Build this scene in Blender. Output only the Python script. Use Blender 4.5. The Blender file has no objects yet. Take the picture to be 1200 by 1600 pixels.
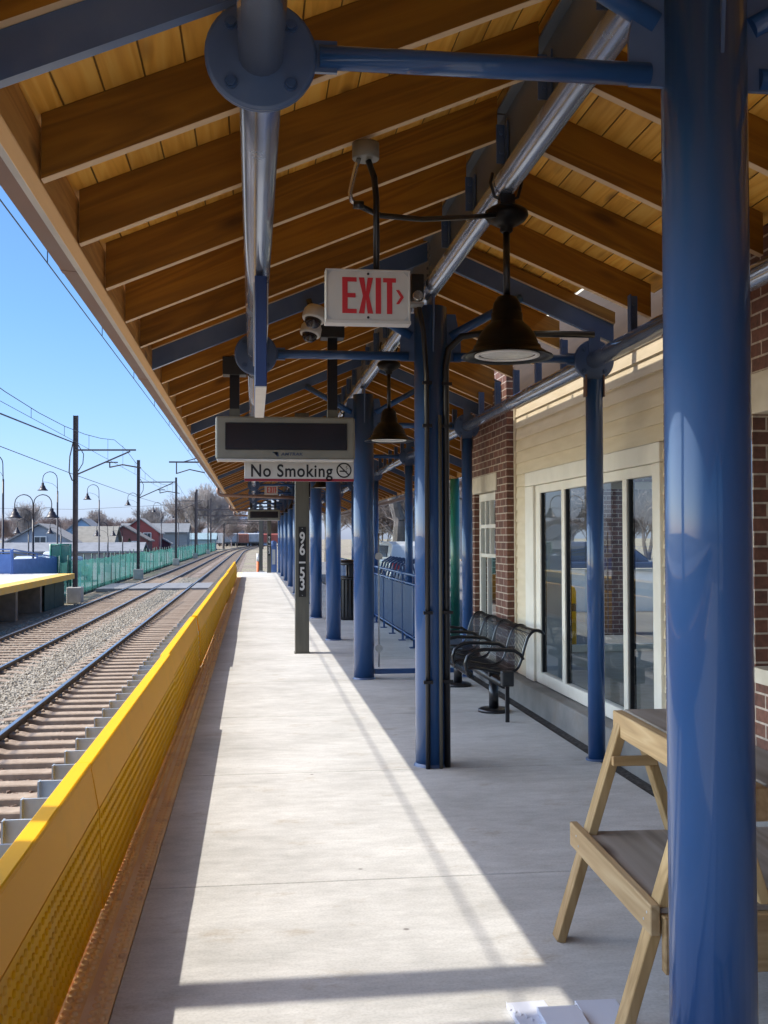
import bpy, math, random
import numpy as np
from mathutils import Matrix, Vector, Euler

# ------------------------------------------------------------------ camera, world, sun, exposure
SC = bpy.context.scene
COL = SC.collection
F, H = 1650.0, 1.5
yaw, pit, roll = math.atan(205 / F), math.atan(40 / F), 0.003
d = Vector((math.sin(yaw) * math.cos(pit), math.cos(yaw) * math.cos(pit), math.sin(pit)))
r = Vector((math.cos(yaw), -math.sin(yaw), 0.0))
u = r.cross(d)
r2 = math.cos(roll) * r - math.sin(roll) * u
u2 = math.sin(roll) * r + math.cos(roll) * u
cam_data = bpy.data.cameras.new('camera')
cam = bpy.data.objects.new('camera', cam_data)
COL.objects.link(cam)
M = Matrix((r2, u2, -d)).transposed().to_4x4()
M.translation = Vector((0, 0, H))
cam.matrix_world = M
cam_data.sensor_fit = 'VERTICAL'
cam_data.sensor_height = 36.0
cam_data.lens = 36.0 * F / 1600.0
cam_data.clip_start, cam_data.clip_end = 0.05, 3000.0
SC.camera = cam

SUN_DIR = Vector((1.0, -0.16, -1.45)).normalized()          # the way the light travels
world = bpy.data.worlds.new('World')
SC.world = world
world.use_nodes = True
wn = world.node_tree
bg = wn.nodes['Background']
sky = wn.nodes.new('ShaderNodeTexSky')
sky.sky_type = 'NISHITA'
sky.sun_disc = False
sky.sun_elevation = math.asin(-SUN_DIR.z)
sky.sun_rotation = math.atan2(-SUN_DIR.x, -SUN_DIR.y)
sky.air_density, sky.dust_density, sky.ozone_density = 1.0, 0.7, 1.2
# sunward sky boosted as fill light for the canopy shade, the rest tinted bluer
tcw = wn.nodes.new('ShaderNodeTexCoord')
dot = wn.nodes.new('ShaderNodeVectorMath'); dot.operation = 'DOT_PRODUCT'
dot.inputs[1].default_value = (-0.94, 0.12, 0.32)
wn.links.new(tcw.outputs['Generated'], dot.inputs[0])
sw = wn.nodes.new('ShaderNodeMapRange'); sw.interpolation_type = 'SMOOTHSTEP'
sw.inputs[1].default_value, sw.inputs[2].default_value = 0.42, 0.90
wn.links.new(dot.outputs['Value'], sw.inputs[0])
grade = wn.nodes.new('ShaderNodeMix'); grade.data_type = 'RGBA'
sep = wn.nodes.new('ShaderNodeSeparateXYZ'); wn.links.new(tcw.outputs['Generated'], sep.inputs[0])
low = wn.nodes.new('ShaderNodeMapRange'); low.inputs[1].default_value, low.inputs[2].default_value = 0.0, 0.20
wn.links.new(sep.outputs['Z'], low.inputs[0])
north = wn.nodes.new('ShaderNodeMix'); north.data_type = 'RGBA'
north.inputs[6].default_value = (0.45, 0.535, 0.90, 1)
north.inputs[7].default_value = (0.37, 0.54, 0.72, 1)
wn.links.new(low.outputs[0], north.inputs[0])
wn.links.new(north.outputs[2], grade.inputs[6])
grade.inputs[7].default_value = (3.2, 3.0, 2.75, 1)
wn.links.new(sw.outputs[0], grade.inputs[0])
tint = wn.nodes.new('ShaderNodeMix')
tint.data_type = 'RGBA'; tint.blend_type = 'MULTIPLY'
tint.inputs[0].default_value = 1.0
wn.links.new(sky.outputs[0], tint.inputs[6])
wn.links.new(grade.outputs[2], tint.inputs[7])
wn.links.new(tint.outputs[2], bg.inputs[0])
bg.inputs[1].default_value = 0.15
sun_data = bpy.data.lights.new('sun', 'SUN')
sun_data.energy = 2.8
sun_data.angle = math.radians(0.5)
sun_data.color = (1.0, 0.93, 0.82)
sun = bpy.data.objects.new('sun', sun_data)
COL.objects.link(sun)
sun.rotation_euler = SUN_DIR.to_track_quat('-Z', 'Y').to_euler()
SC.view_settings.view_transform = 'Standard'
SC.view_settings.look = 'None'
SC.view_settings.gamma = 1.0
SC.view_settings.exposure = 0.86
SC.cycles.max_bounces = 12
SC.cycles.diffuse_bounces = 8
SC.cycles.glossy_bounces = 6
SC.cycles.transparent_max_bounces = 24
SC.cycles.use_denoising = True

random.seed(7)
R = math.radians

# ------------------------------------------------------------------ helpers
def wm(o):
    if o.parent is None:
        return o.matrix_basis.copy()
    return wm(o.parent) @ o.matrix_parent_inverse @ o.matrix_basis

def adopt(o, p):
    o.parent = p
    o.matrix_parent_inverse = wm(p).inverted()

def tag(o, label=None, cat=None, group=None, kind=None):
    if label: o['label'] = label
    if cat: o['category'] = cat
    if group: o['group'] = group
    if kind: o['kind'] = kind
    return o

def thing(name, loc, label, cat, group=None, rz=0.0):
    o = bpy.data.objects.new(name, None)
    COL.objects.link(o)
    o.empty_display_size = 0.1
    o.location = loc
    o.rotation_euler = (0, 0, rz)
    return tag(o, label, cat, group)

def kids(o):
    return [c for c in bpy.data.objects if c.parent == o]

def copy_tree(o, loc=None, rz=None, label=None, parent=None, tree=None):
    if tree is None:
        tree = {}
        for c in bpy.data.objects:
            if c.parent is not None:
                tree.setdefault(c.parent.name, []).append(c)
    c = o.copy()
    COL.objects.link(c)
    if parent is not None:
        inv = o.matrix_parent_inverse.copy(); c.parent = parent; c.matrix_parent_inverse = inv
    if loc is not None: c.location = loc
    if rz is not None: c.rotation_euler = (0, 0, rz)
    if label: c['label'] = label
    for ch in tree.get(o.name, []):
        copy_tree(ch, parent=c, tree=tree)
    return c

class MB:
    def __init__(self):
        self.v, self.f, self.s = [], [], []

    def add(self, vs, fs, smooth=False, mat=None):
        n = len(self.v)
        if mat is not None: vs = [mat @ Vector(p) for p in vs]
        self.v += [tuple(p) for p in vs]
        self.f += [tuple(i + n for i in f) for f in fs]
        self.s += [smooth] * len(fs)
        return self

    def box(self, x0, x1, y0, y1, z0, z1, mat=None):
        vs = [(x0, y0, z0), (x1, y0, z0), (x1, y1, z0), (x0, y1, z0), (x0, y0, z1), (x1, y0, z1), (x1, y1, z1), (x0, y1, z1)]
        fs = [(0, 3, 2, 1), (4, 5, 6, 7), (0, 1, 5, 4), (1, 2, 6, 5), (2, 3, 7, 6), (3, 0, 4, 7)]
        return self.add(vs, fs, False, mat)

    def bar(self, p0, p1, w, h, up=(0, 0, 1)):
        """square bar from p0 to p1, w across, h along up"""
        p0, p1 = Vector(p0), Vector(p1)
        t = (p1 - p0).normalized()
        a = t.cross(Vector(up))
        if a.length < 1e-4: a = t.cross(Vector((1, 0, 0)))
        a.normalize()
        b = a.cross(t).normalized()
        vs = []
        for p in (p0, p1):
            for sa, sb in ((-1, -1), (1, -1), (1, 1), (-1, 1)):
                vs.append(p + a * (sa * w / 2) + b * (sb * h / 2))
        return self.add(vs, [(0, 1, 2, 3), (7, 6, 5, 4), (0, 4, 5, 1), (1, 5, 6, 2), (2, 6, 7, 3), (3, 7, 4, 0)])

    def tube(self, pts, rad, seg=12, cap=True):
        pts = [Vector(p) for p in pts]
        rads = rad if isinstance(rad, (list, tuple)) else [rad] * len(pts)
        n = len(pts)
        vs, fs = [], []
        ref = None
        for i, p in enumerate(pts):
            t = (pts[min(i + 1, n - 1)] - pts[max(i - 1, 0)]).normalized()
            if ref is None:
                ref = Vector((0, 0, 1)) if abs(t.z) < 0.9 else Vector((1, 0, 0))
            a = (ref - t * ref.dot(t))
            if a.length < 1e-5: a = t.orthogonal()
            a.normalize()
            ref = a
            b = t.cross(a)
            for k in range(seg):
                an = 2 * math.pi * k / seg
                vs.append(p + (a * math.cos(an) + b * math.sin(an)) * rads[i])
        for i in range(n - 1):
            for k in range(seg):
                k2 = (k + 1) % seg
                fs.append((i * seg + k, i * seg + k2, (i + 1) * seg + k2, (i + 1) * seg + k))
        self.add(vs, fs, True)
        if cap:
            self.add([], [])
            m = len(self.v) - len(vs)
            self.f += [tuple(m + k for k in reversed(range(seg))), tuple(m + (n - 1) * seg + k for k in range(seg))]
            self.s += [False, False]
        return self

    def lathe(self, prof, org=(0, 0, 0), seg=24, axis='z', cap=True):
        vs, fs = [], []
        for rr, z in prof:
            for k in range(seg):
                an = 2 * math.pi * k / seg
                if axis == 'z': p = (rr * math.cos(an), rr * math.sin(an), z)
                elif axis == 'y': p = (rr * math.cos(an), z, rr * math.sin(an))
                else: p = (z, rr * math.cos(an), rr * math.sin(an))
                vs.append((p[0] + org[0], p[1] + org[1], p[2] + org[2]))
        for i in range(len(prof) - 1):
            for k in range(seg):
                k2 = (k + 1) % seg
                fs.append((i * seg + k, i * seg + k2, (i + 1) * seg + k2, (i + 1) * seg + k))
        n = len(self.v)
        self.add(vs, fs, True)
        if cap:
            if prof[0][0] > 1e-4:
                self.f.append(tuple(n + k for k in reversed(range(seg)))); self.s.append(False)
            if prof[-1][0] > 1e-4:
                self.f.append(tuple(n + (len(prof) - 1) * seg + k for k in range(seg))); self.s.append(False)
        return self

    def prism(self, poly, a, b, axis='y', mat=None):
        """polygon in the two other axes, extruded from a to b along axis"""
        n = len(poly)
        def P(q, t):
            return (q[0], t, q[1]) if axis == 'y' else ((t, q[0], q[1]) if axis == 'x' else (q[0], q[1], t))
        vs = [P(q, a) for q in poly] + [P(q, b) for q in poly]
        fs = [tuple(range(n)), tuple(reversed(range(n, 2 * n)))]
        for i in range(n):
            j = (i + 1) % n
            fs.append((j, i, i + n, j + n))
        return self.add(vs, fs, False, mat)

    def build(self, name, mat, parent=None, bevel=0.0, loc=None, segs=1, label=None, category=None, group=None, kind=None):
        me = bpy.data.meshes.new(name)
        me.from_pydata(self.v, [], self.f)
        me.polygons.foreach_set('use_smooth', self.s)
        co = np.empty(len(me.vertices) * 3, np.float32); me.vertices.foreach_get('co', co); co = co.reshape(-1, 3)
        li = np.empty(len(me.loops), np.int32); me.loops.foreach_get('vertex_index', li)
        nr = np.empty(len(me.polygons) * 3, np.float32); me.polygons.foreach_get('normal', nr); nr = np.abs(nr.reshape(-1, 3))
        lt = np.empty(len(me.polygons), np.int32); me.polygons.foreach_get('loop_total', lt)
        ax = np.repeat(nr.argmax(1), lt)
        c = co[li]
        uv = np.where((ax == 0)[:, None], c[:, [1, 2]], np.where((ax == 1)[:, None], c[:, [0, 2]], c[:, [0, 1]])).astype(np.float32)
        me.uv_layers.new(name='UVMap').data.foreach_set('uv', uv.ravel())
        me.materials.append(mat)
        import bmesh
        bm = bmesh.new(); bm.from_mesh(me); bmesh.ops.recalc_face_normals(bm, faces=bm.faces); bm.to_mesh(me); bm.free()
        o = bpy.data.objects.new(name, me)
        COL.objects.link(o)
        if loc is not None: o.location = loc
        if parent is not None: adopt(o, parent)
        if bevel:
            m = o.modifiers.new('bevel', 'BEVEL'); m.width = bevel; m.segments = segs; m.limit_method = 'ANGLE'; m.angle_limit = R(40)
        tag(o, label, category, group, kind)
        return o

def text(name, body, size, mat, parent, loc, depth=0.002, bold=0.0, xs=1.0, shear=0.0, rot=(math.pi / 2, 0, 0), spacing=1.0, line=1.0):
    cu = bpy.data.curves.new(name, 'FONT')
    cu.body = body; cu.size = size; cu.extrude = depth; cu.offset = bold; cu.shear = shear
    cu.align_x = 'CENTER'; cu.align_y = 'CENTER'; cu.space_character = spacing; cu.space_line = line
    t = bpy.data.objects.new(name, cu)
    COL.objects.link(t)
    bpy.context.view_layer.update()
    me = bpy.data.meshes.new_from_object(t.evaluated_get(bpy.context.evaluated_depsgraph_get()))
    COL.objects.unlink(t); bpy.data.objects.remove(t)
    me.materials.clear(); me.materials.append(mat)
    o = bpy.data.objects.new(name, me)
    COL.objects.link(o)
    o.location = loc; o.rotation_euler = rot; o.scale = (xs, 1, 1)
    if parent is not None: adopt(o, parent)
    return o

# ------------------------------------------------------------------ materials
MAT = {}
def mat(name, c1, c2=None, scale=8.0, stretch=(1, 1, 1), rough=0.5, bump=0.0, bscale=None, metal=0.0, coat=0.0, detail=5.0, lo=0.35, hi=0.65, rvar=0.0, spec=0.5, uv=False, bdist=0.01, dirt=None, dscale=0.7, damt=0.5):
    m = bpy.data.materials.new(name); m.use_nodes = True
    nt = m.node_tree; N = nt.nodes; L = nt.links
    b = N['Principled BSDF']
    b.inputs['Roughness'].default_value = rough
    b.inputs['Metallic'].default_value = metal
    b.inputs['Coat Weight'].default_value = coat
    b.inputs['Coat Roughness'].default_value = 0.03
    b.inputs['Specular IOR Level'].default_value = spec
    b.inputs['Base Color'].default_value = (*c1, 1)
    tc = N.new('ShaderNodeTexCoord'); mp = N.new('ShaderNodeMapping')
    mp.inputs['Scale'].default_value = stretch
    L.new(tc.outputs['UV' if uv else 'Object'], mp.inputs['Vector'])
    out = None
    if c2 is not None:
        nz = N.new('ShaderNodeTexNoise'); nz.inputs['Scale'].default_value = scale; nz.inputs['Detail'].default_value = detail
        L.new(mp.outputs[0], nz.inputs['Vector'])
        cr = N.new('ShaderNodeValToRGB')
        cr.color_ramp.elements[0].position = lo; cr.color_ramp.elements[0].color = (*c1, 1)
        cr.color_ramp.elements[1].position = hi; cr.color_ramp.elements[1].color = (*c2, 1)
        L.new(nz.outputs['Fac'], cr.inputs[0]); out = cr.outputs[0]
        if rvar:
            mr = N.new('ShaderNodeMapRange'); mr.inputs[1].default_value = 0.3; mr.inputs[2].default_value = 0.7
            mr.inputs[3].default_value = max(0.02, rough - rvar); mr.inputs[4].default_value = rough + rvar
            L.new(nz.outputs['Fac'], mr.inputs[0]); L.new(mr.outputs[0], b.inputs['Roughness'])
    if dirt is not None:
        n2 = N.new('ShaderNodeTexNoise'); n2.inputs['Scale'].default_value = dscale; n2.inputs['Detail'].default_value = 9; n2.inputs['Roughness'].default_value = 0.65
        L.new(tc.outputs['Object'], n2.inputs['Vector'])
        c3 = N.new('ShaderNodeValToRGB'); c3.color_ramp.elements[0].position = 0.52; c3.color_ramp.elements[1].position = 0.72
        c3.color_ramp.elements[0].color = (0, 0, 0, 1); c3.color_ramp.elements[1].color = (damt, damt, damt, 1)
        L.new(n2.outputs['Fac'], c3.inputs[0])
        mx = N.new('ShaderNodeMix'); mx.data_type = 'RGBA'
        L.new(c3.outputs[0], mx.inputs[0])
        if out is not None: L.new(out, mx.inputs[6])
        else: mx.inputs[6].default_value = (*c1, 1)
        mx.inputs[7].default_value = (*dirt, 1)
        out = mx.outputs[2]
    if out is not None: L.new(out, b.inputs['Base Color'])
    if bump:
        nb = N.new('ShaderNodeTexNoise'); nb.inputs['Scale'].default_value = bscale or scale; nb.inputs['Detail'].default_value = 4
        L.new(mp.outputs[0], nb.inputs['Vector'])
        bp = N.new('ShaderNodeBump'); bp.inputs['Strength'].default_value = bump; bp.inputs['Distance'].default_value = bdist
        L.new(nb.outputs['Fac'], bp.inputs['Height']); L.new(bp.outputs[0], b.inputs['Normal'])
    MAT[name] = m
    return m

blue = mat('blue_paint', (0.021, 0.072, 0.205), (0.028, 0.086, 0.23), 3.0, (1, 1, 0.07), rough=0.38, spec=0.25, coat=0.6, rvar=0.05, bump=0.12, bscale=16, bdist=0.004)
bluepipe = mat('slate_blue_pipe', (0.33, 0.375, 0.47), (0.37, 0.42, 0.51), 3.0, rough=0.24, metal=0.75, coat=0.6, rvar=0.05)
steel_blue = mat('blue_gray_steel', (0.050, 0.095, 0.20), (0.075, 0.125, 0.24), 4.0, rough=0.36, coat=0.15, rvar=0.08, dirt=(0.12, 0.15, 0.21), dscale=9.0, damt=0.2)
bolt_m = mat('bolt_paint', (0.035, 0.075, 0.17), rough=0.35)
web_m = mat('ridge_plate_paint', (0.10, 0.125, 0.16), (0.15, 0.17, 0.20), 3.0, rough=0.45, rvar=0.1)
black = mat('black_paint', (0.008, 0.008, 0.010), rough=0.32, coat=0.2)
blackplastic = mat('black_plastic', (0.012, 0.012, 0.013), (0.02, 0.02, 0.02), 20, rough=0.5)
bronze = mat('dark_bronze_enamel', (0.006, 0.005, 0.005), (0.010, 0.008, 0.007), 6, rough=0.34, spec=0.16)
white_p = mat('white_paint', (0.78, 0.77, 0.73), (0.70, 0.69, 0.66), 5, rough=0.45)
galv = mat('galvanised_steel', (0.42, 0.44, 0.45), (0.55, 0.57, 0.58), 14, rough=0.42, metal=0.6)
chrome = mat('bright_conduit', (0.62, 0.62, 0.60), rough=0.25, metal=0.9)
frame_m = mat('pale_frame_paint', (0.72, 0.67, 0.56), (0.78, 0.73, 0.62), 6, rough=0.5)
siding_m = mat('siding_paint', (0.63, 0.53, 0.36), (0.69, 0.59, 0.42), 3, (1, 1, 6), rough=0.6, bump=0.08, bscale=30)
lintel_m = mat('cast_stone', (0.52, 0.45, 0.34), (0.60, 0.53, 0.42), 9, rough=0.8, bump=0.15, bscale=60)
olive = mat('olive_post_paint', (0.085, 0.080, 0.062), (0.11, 0.102, 0.08), 4, (4, 4, 0.6), rough=0.5)
case_m = mat('sign_case_grey', (0.20, 0.19, 0.155), (0.225, 0.215, 0.18), 8, rough=0.42)
screen_m = mat('dark_display_glass', (0.010, 0.007, 0.007), (0.016, 0.008, 0.009), 4, rough=0.22)
red_m = mat('sign_red', (0.55, 0.025, 0.035), rough=0.4)
maroon_m = mat('sign_maroon', (0.25, 0.012, 0.03), rough=0.4)
signwhite = mat('sign_white', (0.60, 0.585, 0.56), (0.55, 0.54, 0.52), 10, rough=0.4)
ink = mat('sign_black', (0.006, 0.006, 0.007), rough=0.4)
rubber = mat('dark_rubber', (0.015, 0.015, 0.015), (0.03, 0.03, 0.028), 12, rough=0.8)
copper = mat('brown_metal', (0.19, 0.115, 0.085), (0.25, 0.155, 0.12), 5, (1, 0.3, 1), rough=0.42, metal=0.25, rvar=0.1)
trim_m = mat('drip_edge_metal', (0.52, 0.50, 0.46), (0.44, 0.43, 0.41), 5, rough=0.45)
shingle = mat('roof_shingle', (0.05, 0.05, 0.052), (0.08, 0.078, 0.075), 30, rough=0.9)
yellow = mat('yellow_board', (0.95, 0.465, 0.002), (0.90, 0.435, 0.002), 2.0, (1, 0.3, 1), rough=0.5, spec=0.12, dirt=(0.66, 0.36, 0.02), dscale=1.7, damt=0.45)
ochre = mat('ochre_tactile', (0.86, 0.47, 0.012), (0.78, 0.42, 0.015), 4.0, rough=0.65, spec=0.1, dirt=(0.70, 0.42, 0.12), dscale=3.0, damt=0.8)
tact = mat('worn_tactile', (0.88, 0.66, 0.36), (0.82, 0.60, 0.36), 5.0, rough=0.8, spec=0.2, bump=0.4, bscale=60, dirt=(0.62, 0.44, 0.30), dscale=5.0, damt=0.8)
steel_plate = mat('grey_support_plate', (0.29, 0.33, 0.37), (0.37, 0.41, 0.45), 10, rough=0.45)
rail_side = mat('rail_steel_dark', (0.035, 0.028, 0.028), (0.06, 0.045, 0.04), 9, (1, 0.2, 1), rough=0.6)
rail_top = mat('rail_running_top', (0.35, 0.38, 0.43), rough=0.28, metal=0.8)
tie_m = mat('concrete_tie', (0.28, 0.21, 0.155), (0.38, 0.30, 0.225), 6, rough=0.95, bump=0.3, bscale=30, dirt=(0.16, 0.105, 0.07), dscale=2.2, damt=0.7)
foundation_m = mat('foundation_concrete', (0.20, 0.19, 0.175), (0.29, 0.27, 0.24), 3, rough=0.9, bump=0.3, bscale=25, dirt=(0.20, 0.13, 0.08), dscale=1.2, damt=0.7)
asphalt = mat('asphalt', (0.11, 0.11, 0.115), (0.16, 0.158, 0.155), 0.6, rough=0.9, bump=0.3, bscale=40)
interior_m = mat('interior_paint', (0.66, 0.67, 0.64), (0.70, 0.705, 0.68), 2, rough=0.8)
bark = mat('bark', (0.12, 0.10, 0.085), (0.20, 0.175, 0.15), 5, (1, 1, 0.3), rough=0.95)
twig = mat('twig', (0.20, 0.16, 0.14), (0.27, 0.225, 0.20), 2, rough=0.95)
twig_far = mat('twig_pale', (0.30, 0.255, 0.23), (0.38, 0.335, 0.31), 0.3, rough=0.95)
twig_red = mat('twig_reddish', (0.29, 0.22, 0.20), (0.36, 0.29, 0.265), 0.05, rough=0.95)
ever = mat('evergreen_needles', (0.025, 0.055, 0.025), (0.045, 0.085, 0.035), 3, rough=0.8)
green_post = mat('green_paint', (0.018, 0.17, 0.115), (0.022, 0.20, 0.135), 3, rough=0.32, coat=0.2)
fence_post = mat('dark_green_post', (0.012, 0.07, 0.055), rough=0.5)
lamp_pole = mat('dark_lamp_paint', (0.018, 0.014, 0.018), (0.03, 0.022, 0.028), 6, rough=0.4)
pole_rust = mat('weathered_pole_steel', (0.075, 0.058, 0.058), (0.11, 0.085, 0.08), 5, rough=0.65)
wire_m = mat('wire', (0.05, 0.05, 0.055), rough=0.5)
blockc = mat('pole_base_concrete', (0.42, 0.40, 0.36), (0.50, 0.48, 0.44), 5, rough=0.9)
paleblue = mat('bright_blue_panel', (0.12, 0.22, 0.50), (0.15, 0.26, 0.56), 4, rough=0.45)
yellow_tac = mat('yellow_edge', (0.72, 0.42, 0.05), (0.62, 0.40, 0.10), 2, rough=0.7, dirt=(0.5, 0.42, 0.3), dscale=0.9, damt=0.8)
darkgreen = mat('dark_green_skirt', (0.03, 0.06, 0.05), (0.05, 0.085, 0.07), 2, rough=0.8)
pvc = mat('white_trim_board', (0.58, 0.61, 0.70), (0.63, 0.66, 0.74), 9, (1, 0.2, 1), rough=0.4)
meshblue = mat('blue_mesh_panel', (0.045, 0.085, 0.17), (0.06, 0.11, 0.21), 60, (1, 1, 0.02), rough=0.5)

def wood(name, c1, c2, c3, along='X', boards=None, rough=0.6, knots=True, gscale=1.0, edge=None):
    """grain runs along the local axis; optional board joints across it"""
    m = bpy.data.materials.new(name); m.use_nodes = True
    nt = m.node_tree; N = nt.nodes; L = nt.links
    b = N['Principled BSDF']; b.inputs['Roughness'].default_value = rough
    tc = N.new('ShaderNodeTexCoord'); oi = N.new('ShaderNodeObjectInfo')
    add = N.new('ShaderNodeVectorMath'); add.operation = 'MULTIPLY_ADD'
    L.new(oi.outputs['Random'], add.inputs[0]); add.inputs[1].default_value = (37.0, 53.0, 19.0)
    L.new(tc.outputs['Object'], add.inputs[2])
    vec = add.outputs[0]
    bump_extra = None
    var = None
    if boards:
        sx = N.new('ShaderNodeSeparateXYZ'); L.new(tc.outputs['Object'], sx.inputs[0])
        dv = N.new('ShaderNodeMath'); dv.operation = 'DIVIDE'; L.new(sx.outputs['X'], dv.inputs[0]); dv.inputs[1].default_value = boards
        fl = N.new('ShaderNodeMath'); fl.operation = 'FLOOR'; L.new(dv.outputs[0], fl.inputs[0])
        fr = N.new('ShaderNodeMath'); fr.operation = 'FRACT'; L.new(dv.outputs[0], fr.inputs[0])
        # boards end in random places along the run
        wl = N.new('ShaderNodeTexWhiteNoise'); wl.noise_dimensions = '1D'; L.new(fl.outputs[0], wl.inputs['W'])
        yo = N.new('ShaderNodeMath'); yo.operation = 'MULTIPLY_ADD'; L.new(wl.outputs[0], yo.inputs[0]); yo.inputs[1].default_value = 3.6; L.new(sx.outputs['Y'], yo.inputs[2])
        yd = N.new('ShaderNodeMath'); yd.operation = 'DIVIDE'; L.new(yo.outputs[0], yd.inputs[0]); yd.inputs[1].default_value = 3.58
        yf = N.new('ShaderNodeMath'); yf.operation = 'FLOOR'; L.new(yd.outputs[0], yf.inputs[0])
        cb = N.new('ShaderNodeCombineXYZ'); L.new(fl.outputs[0], cb.inputs[0]); L.new(yf.outputs[0], cb.inputs[1])
        wn_ = N.new('ShaderNodeTexWhiteNoise'); wn_.noise_dimensions = '2D'; L.new(cb.outputs[0], wn_.inputs['Vector'])
        var = wn_.outputs['Value']
        a2 = N.new('ShaderNodeVectorMath'); a2.operation = 'MULTIPLY_ADD'; L.new(wn_.outputs['Color'], a2.inputs[0]); a2.inputs[1].default_value = (11, 17, 7); L.new(vec, a2.inputs[2])
        vec = a2.outputs[0]
        # v-groove: distance to the board edge
        ab = N.new('ShaderNodeMath'); ab.operation = 'PINGPONG'; L.new(fr.outputs[0], ab.inputs[0]); ab.inputs[1].default_value = 0.5
        mr = N.new('ShaderNodeMapRange'); L.new(ab.outputs[0], mr.inputs[0]); mr.inputs[1].default_value = 0.004; mr.inputs[2].default_value = 0.030
        bump_extra = mr.outputs[0]
    mp = N.new('ShaderNodeMapping'); st = {'X': (0.55, 9, 9), 'Y': (9, 0.55, 9), 'Z': (9, 9, 0.55)}[along]
    mp.inputs['Scale'].default_value = tuple(q * gscale for q in st)
    L.new(vec, mp.inputs['Vector'])
    n1 = N.new('ShaderNodeTexNoise'); n1.inputs['Scale'].default_value = 1.0; n1.inputs['Detail'].default_value = 3; n1.inputs['Distortion'].default_value = 0.6
    L.new(mp.outputs[0], n1.inputs['Vector'])
    mm = N.new('ShaderNodeMath'); mm.operation = 'MULTIPLY'; L.new(n1.outputs['Fac'], mm.inputs[0]); mm.inputs[1].default_value = 11.0
    ff = N.new('ShaderNodeMath'); ff.operation = 'PINGPONG'; L.new(mm.outputs[0], ff.inputs[0]); ff.inputs[1].default_value = 1.0
    n2 = N.new('ShaderNodeTexNoise'); n2.inputs['Scale'].default_value = 7.0; n2.inputs['Detail'].default_value = 6
    L.new(mp.outputs[0], n2.inputs['Vector'])
    mixf = N.new('ShaderNodeMix'); mixf.data_type = 'FLOAT'; mixf.inputs[0].default_value = 0.45
    L.new(ff.outputs[0], mixf.inputs[2]); L.new(n2.outputs['Fac'], mixf.inputs[3])
    cr = N.new('ShaderNodeValToRGB'); e = cr.color_ramp.elements
    e[0].position, e[0].color = 0.1, (*c1, 1)
    e[1].position, e[1].color = 0.85, (*c3, 1)
    k = e.new(0.5); k.color = (*c2, 1)
    L.new(mixf.outputs[0], cr.inputs[0])
    col = cr.outputs[0]
    hs = N.new('ShaderNodeHueSaturation')
    src = var if var is not None else oi.outputs['Random']
    mv = N.new('ShaderNodeMapRange'); L.new(src, mv.inputs[0]); mv.inputs[3].default_value = 0.78; mv.inputs[4].default_value = 1.22
    L.new(mv.outputs[0], hs.inputs['Value']); L.new(col, hs.inputs['Color'])
    col = hs.outputs[0]
    if knots:
        vo = N.new('ShaderNodeTexVoronoi'); vo.inputs['Scale'].default_value = 1.0
        mp2 = N.new('ShaderNodeMapping'); mp2.inputs['Scale'].default_value = {'X': (1.6, 5, 5), 'Y': (5, 1.6, 5), 'Z': (5, 5, 1.6)}[along]
        L.new(vec, mp2.inputs['Vector']); L.new(mp2.outputs[0], vo.inputs['Vector'])
        mk = N.new('ShaderNodeMapRange'); L.new(vo.outputs['Distance'], mk.inputs[0]); mk.inputs[1].default_value = 0.06; mk.inputs[2].default_value = 0.19; mk.inputs[3].default_value = 0.85; mk.inputs[4].default_value = 0.0
        mx = N.new('ShaderNodeMix'); mx.data_type = 'RGBA'; L.new(mk.outputs[0], mx.inputs[0]); L.new(col, mx.inputs[6]); mx.inputs[7].default_value = (c1[0] * 0.4, c1[1] * 0.35, c1[2] * 0.35, 1)
        col = mx.outputs[2]
    if bump_extra is not None:
        mg = N.new('ShaderNodeMix'); mg.data_type = 'RGBA'; L.new(bump_extra, mg.inputs[0]); mg.inputs[6].default_value = (c1[0] * 0.25, c1[1] * 0.25, c1[2] * 0.25, 1); L.new(col, mg.inputs[7])
        col = mg.outputs[2]
    if edge is not None:                       # downward faces paler: part planed edge, part painted bounce light from the floor
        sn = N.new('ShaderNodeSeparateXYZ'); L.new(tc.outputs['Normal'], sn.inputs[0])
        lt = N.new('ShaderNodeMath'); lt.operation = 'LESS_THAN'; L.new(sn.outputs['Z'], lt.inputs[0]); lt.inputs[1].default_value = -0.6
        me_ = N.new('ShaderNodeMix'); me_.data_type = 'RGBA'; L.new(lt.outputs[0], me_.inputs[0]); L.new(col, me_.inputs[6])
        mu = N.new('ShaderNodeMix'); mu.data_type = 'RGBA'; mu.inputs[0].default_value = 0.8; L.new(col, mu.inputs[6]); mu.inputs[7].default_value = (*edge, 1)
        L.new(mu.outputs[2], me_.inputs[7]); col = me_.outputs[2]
    L.new(col, b.inputs['Base Color'])
    bp = N.new('ShaderNodeBump'); bp.inputs['Strength'].default_value = 0.25; bp.inputs['Distance'].default_value = 0.003
    L.new(mixf.outputs[0], bp.inputs['Height'])
    if bump_extra is not None:
        b2 = N.new('ShaderNodeBump'); b2.inputs['Strength'].default_value = 1.0; b2.inputs['Distance'].default_value = 0.006
        L.new(bump_extra, b2.inputs['Height']); L.new(bp.outputs[0], b2.inputs['Normal']); L.new(b2.outputs[0], b.inputs['Normal'])
    else:
        L.new(bp.outputs[0], b.inputs['Normal'])
    MAT[name] = m
    return m

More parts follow.
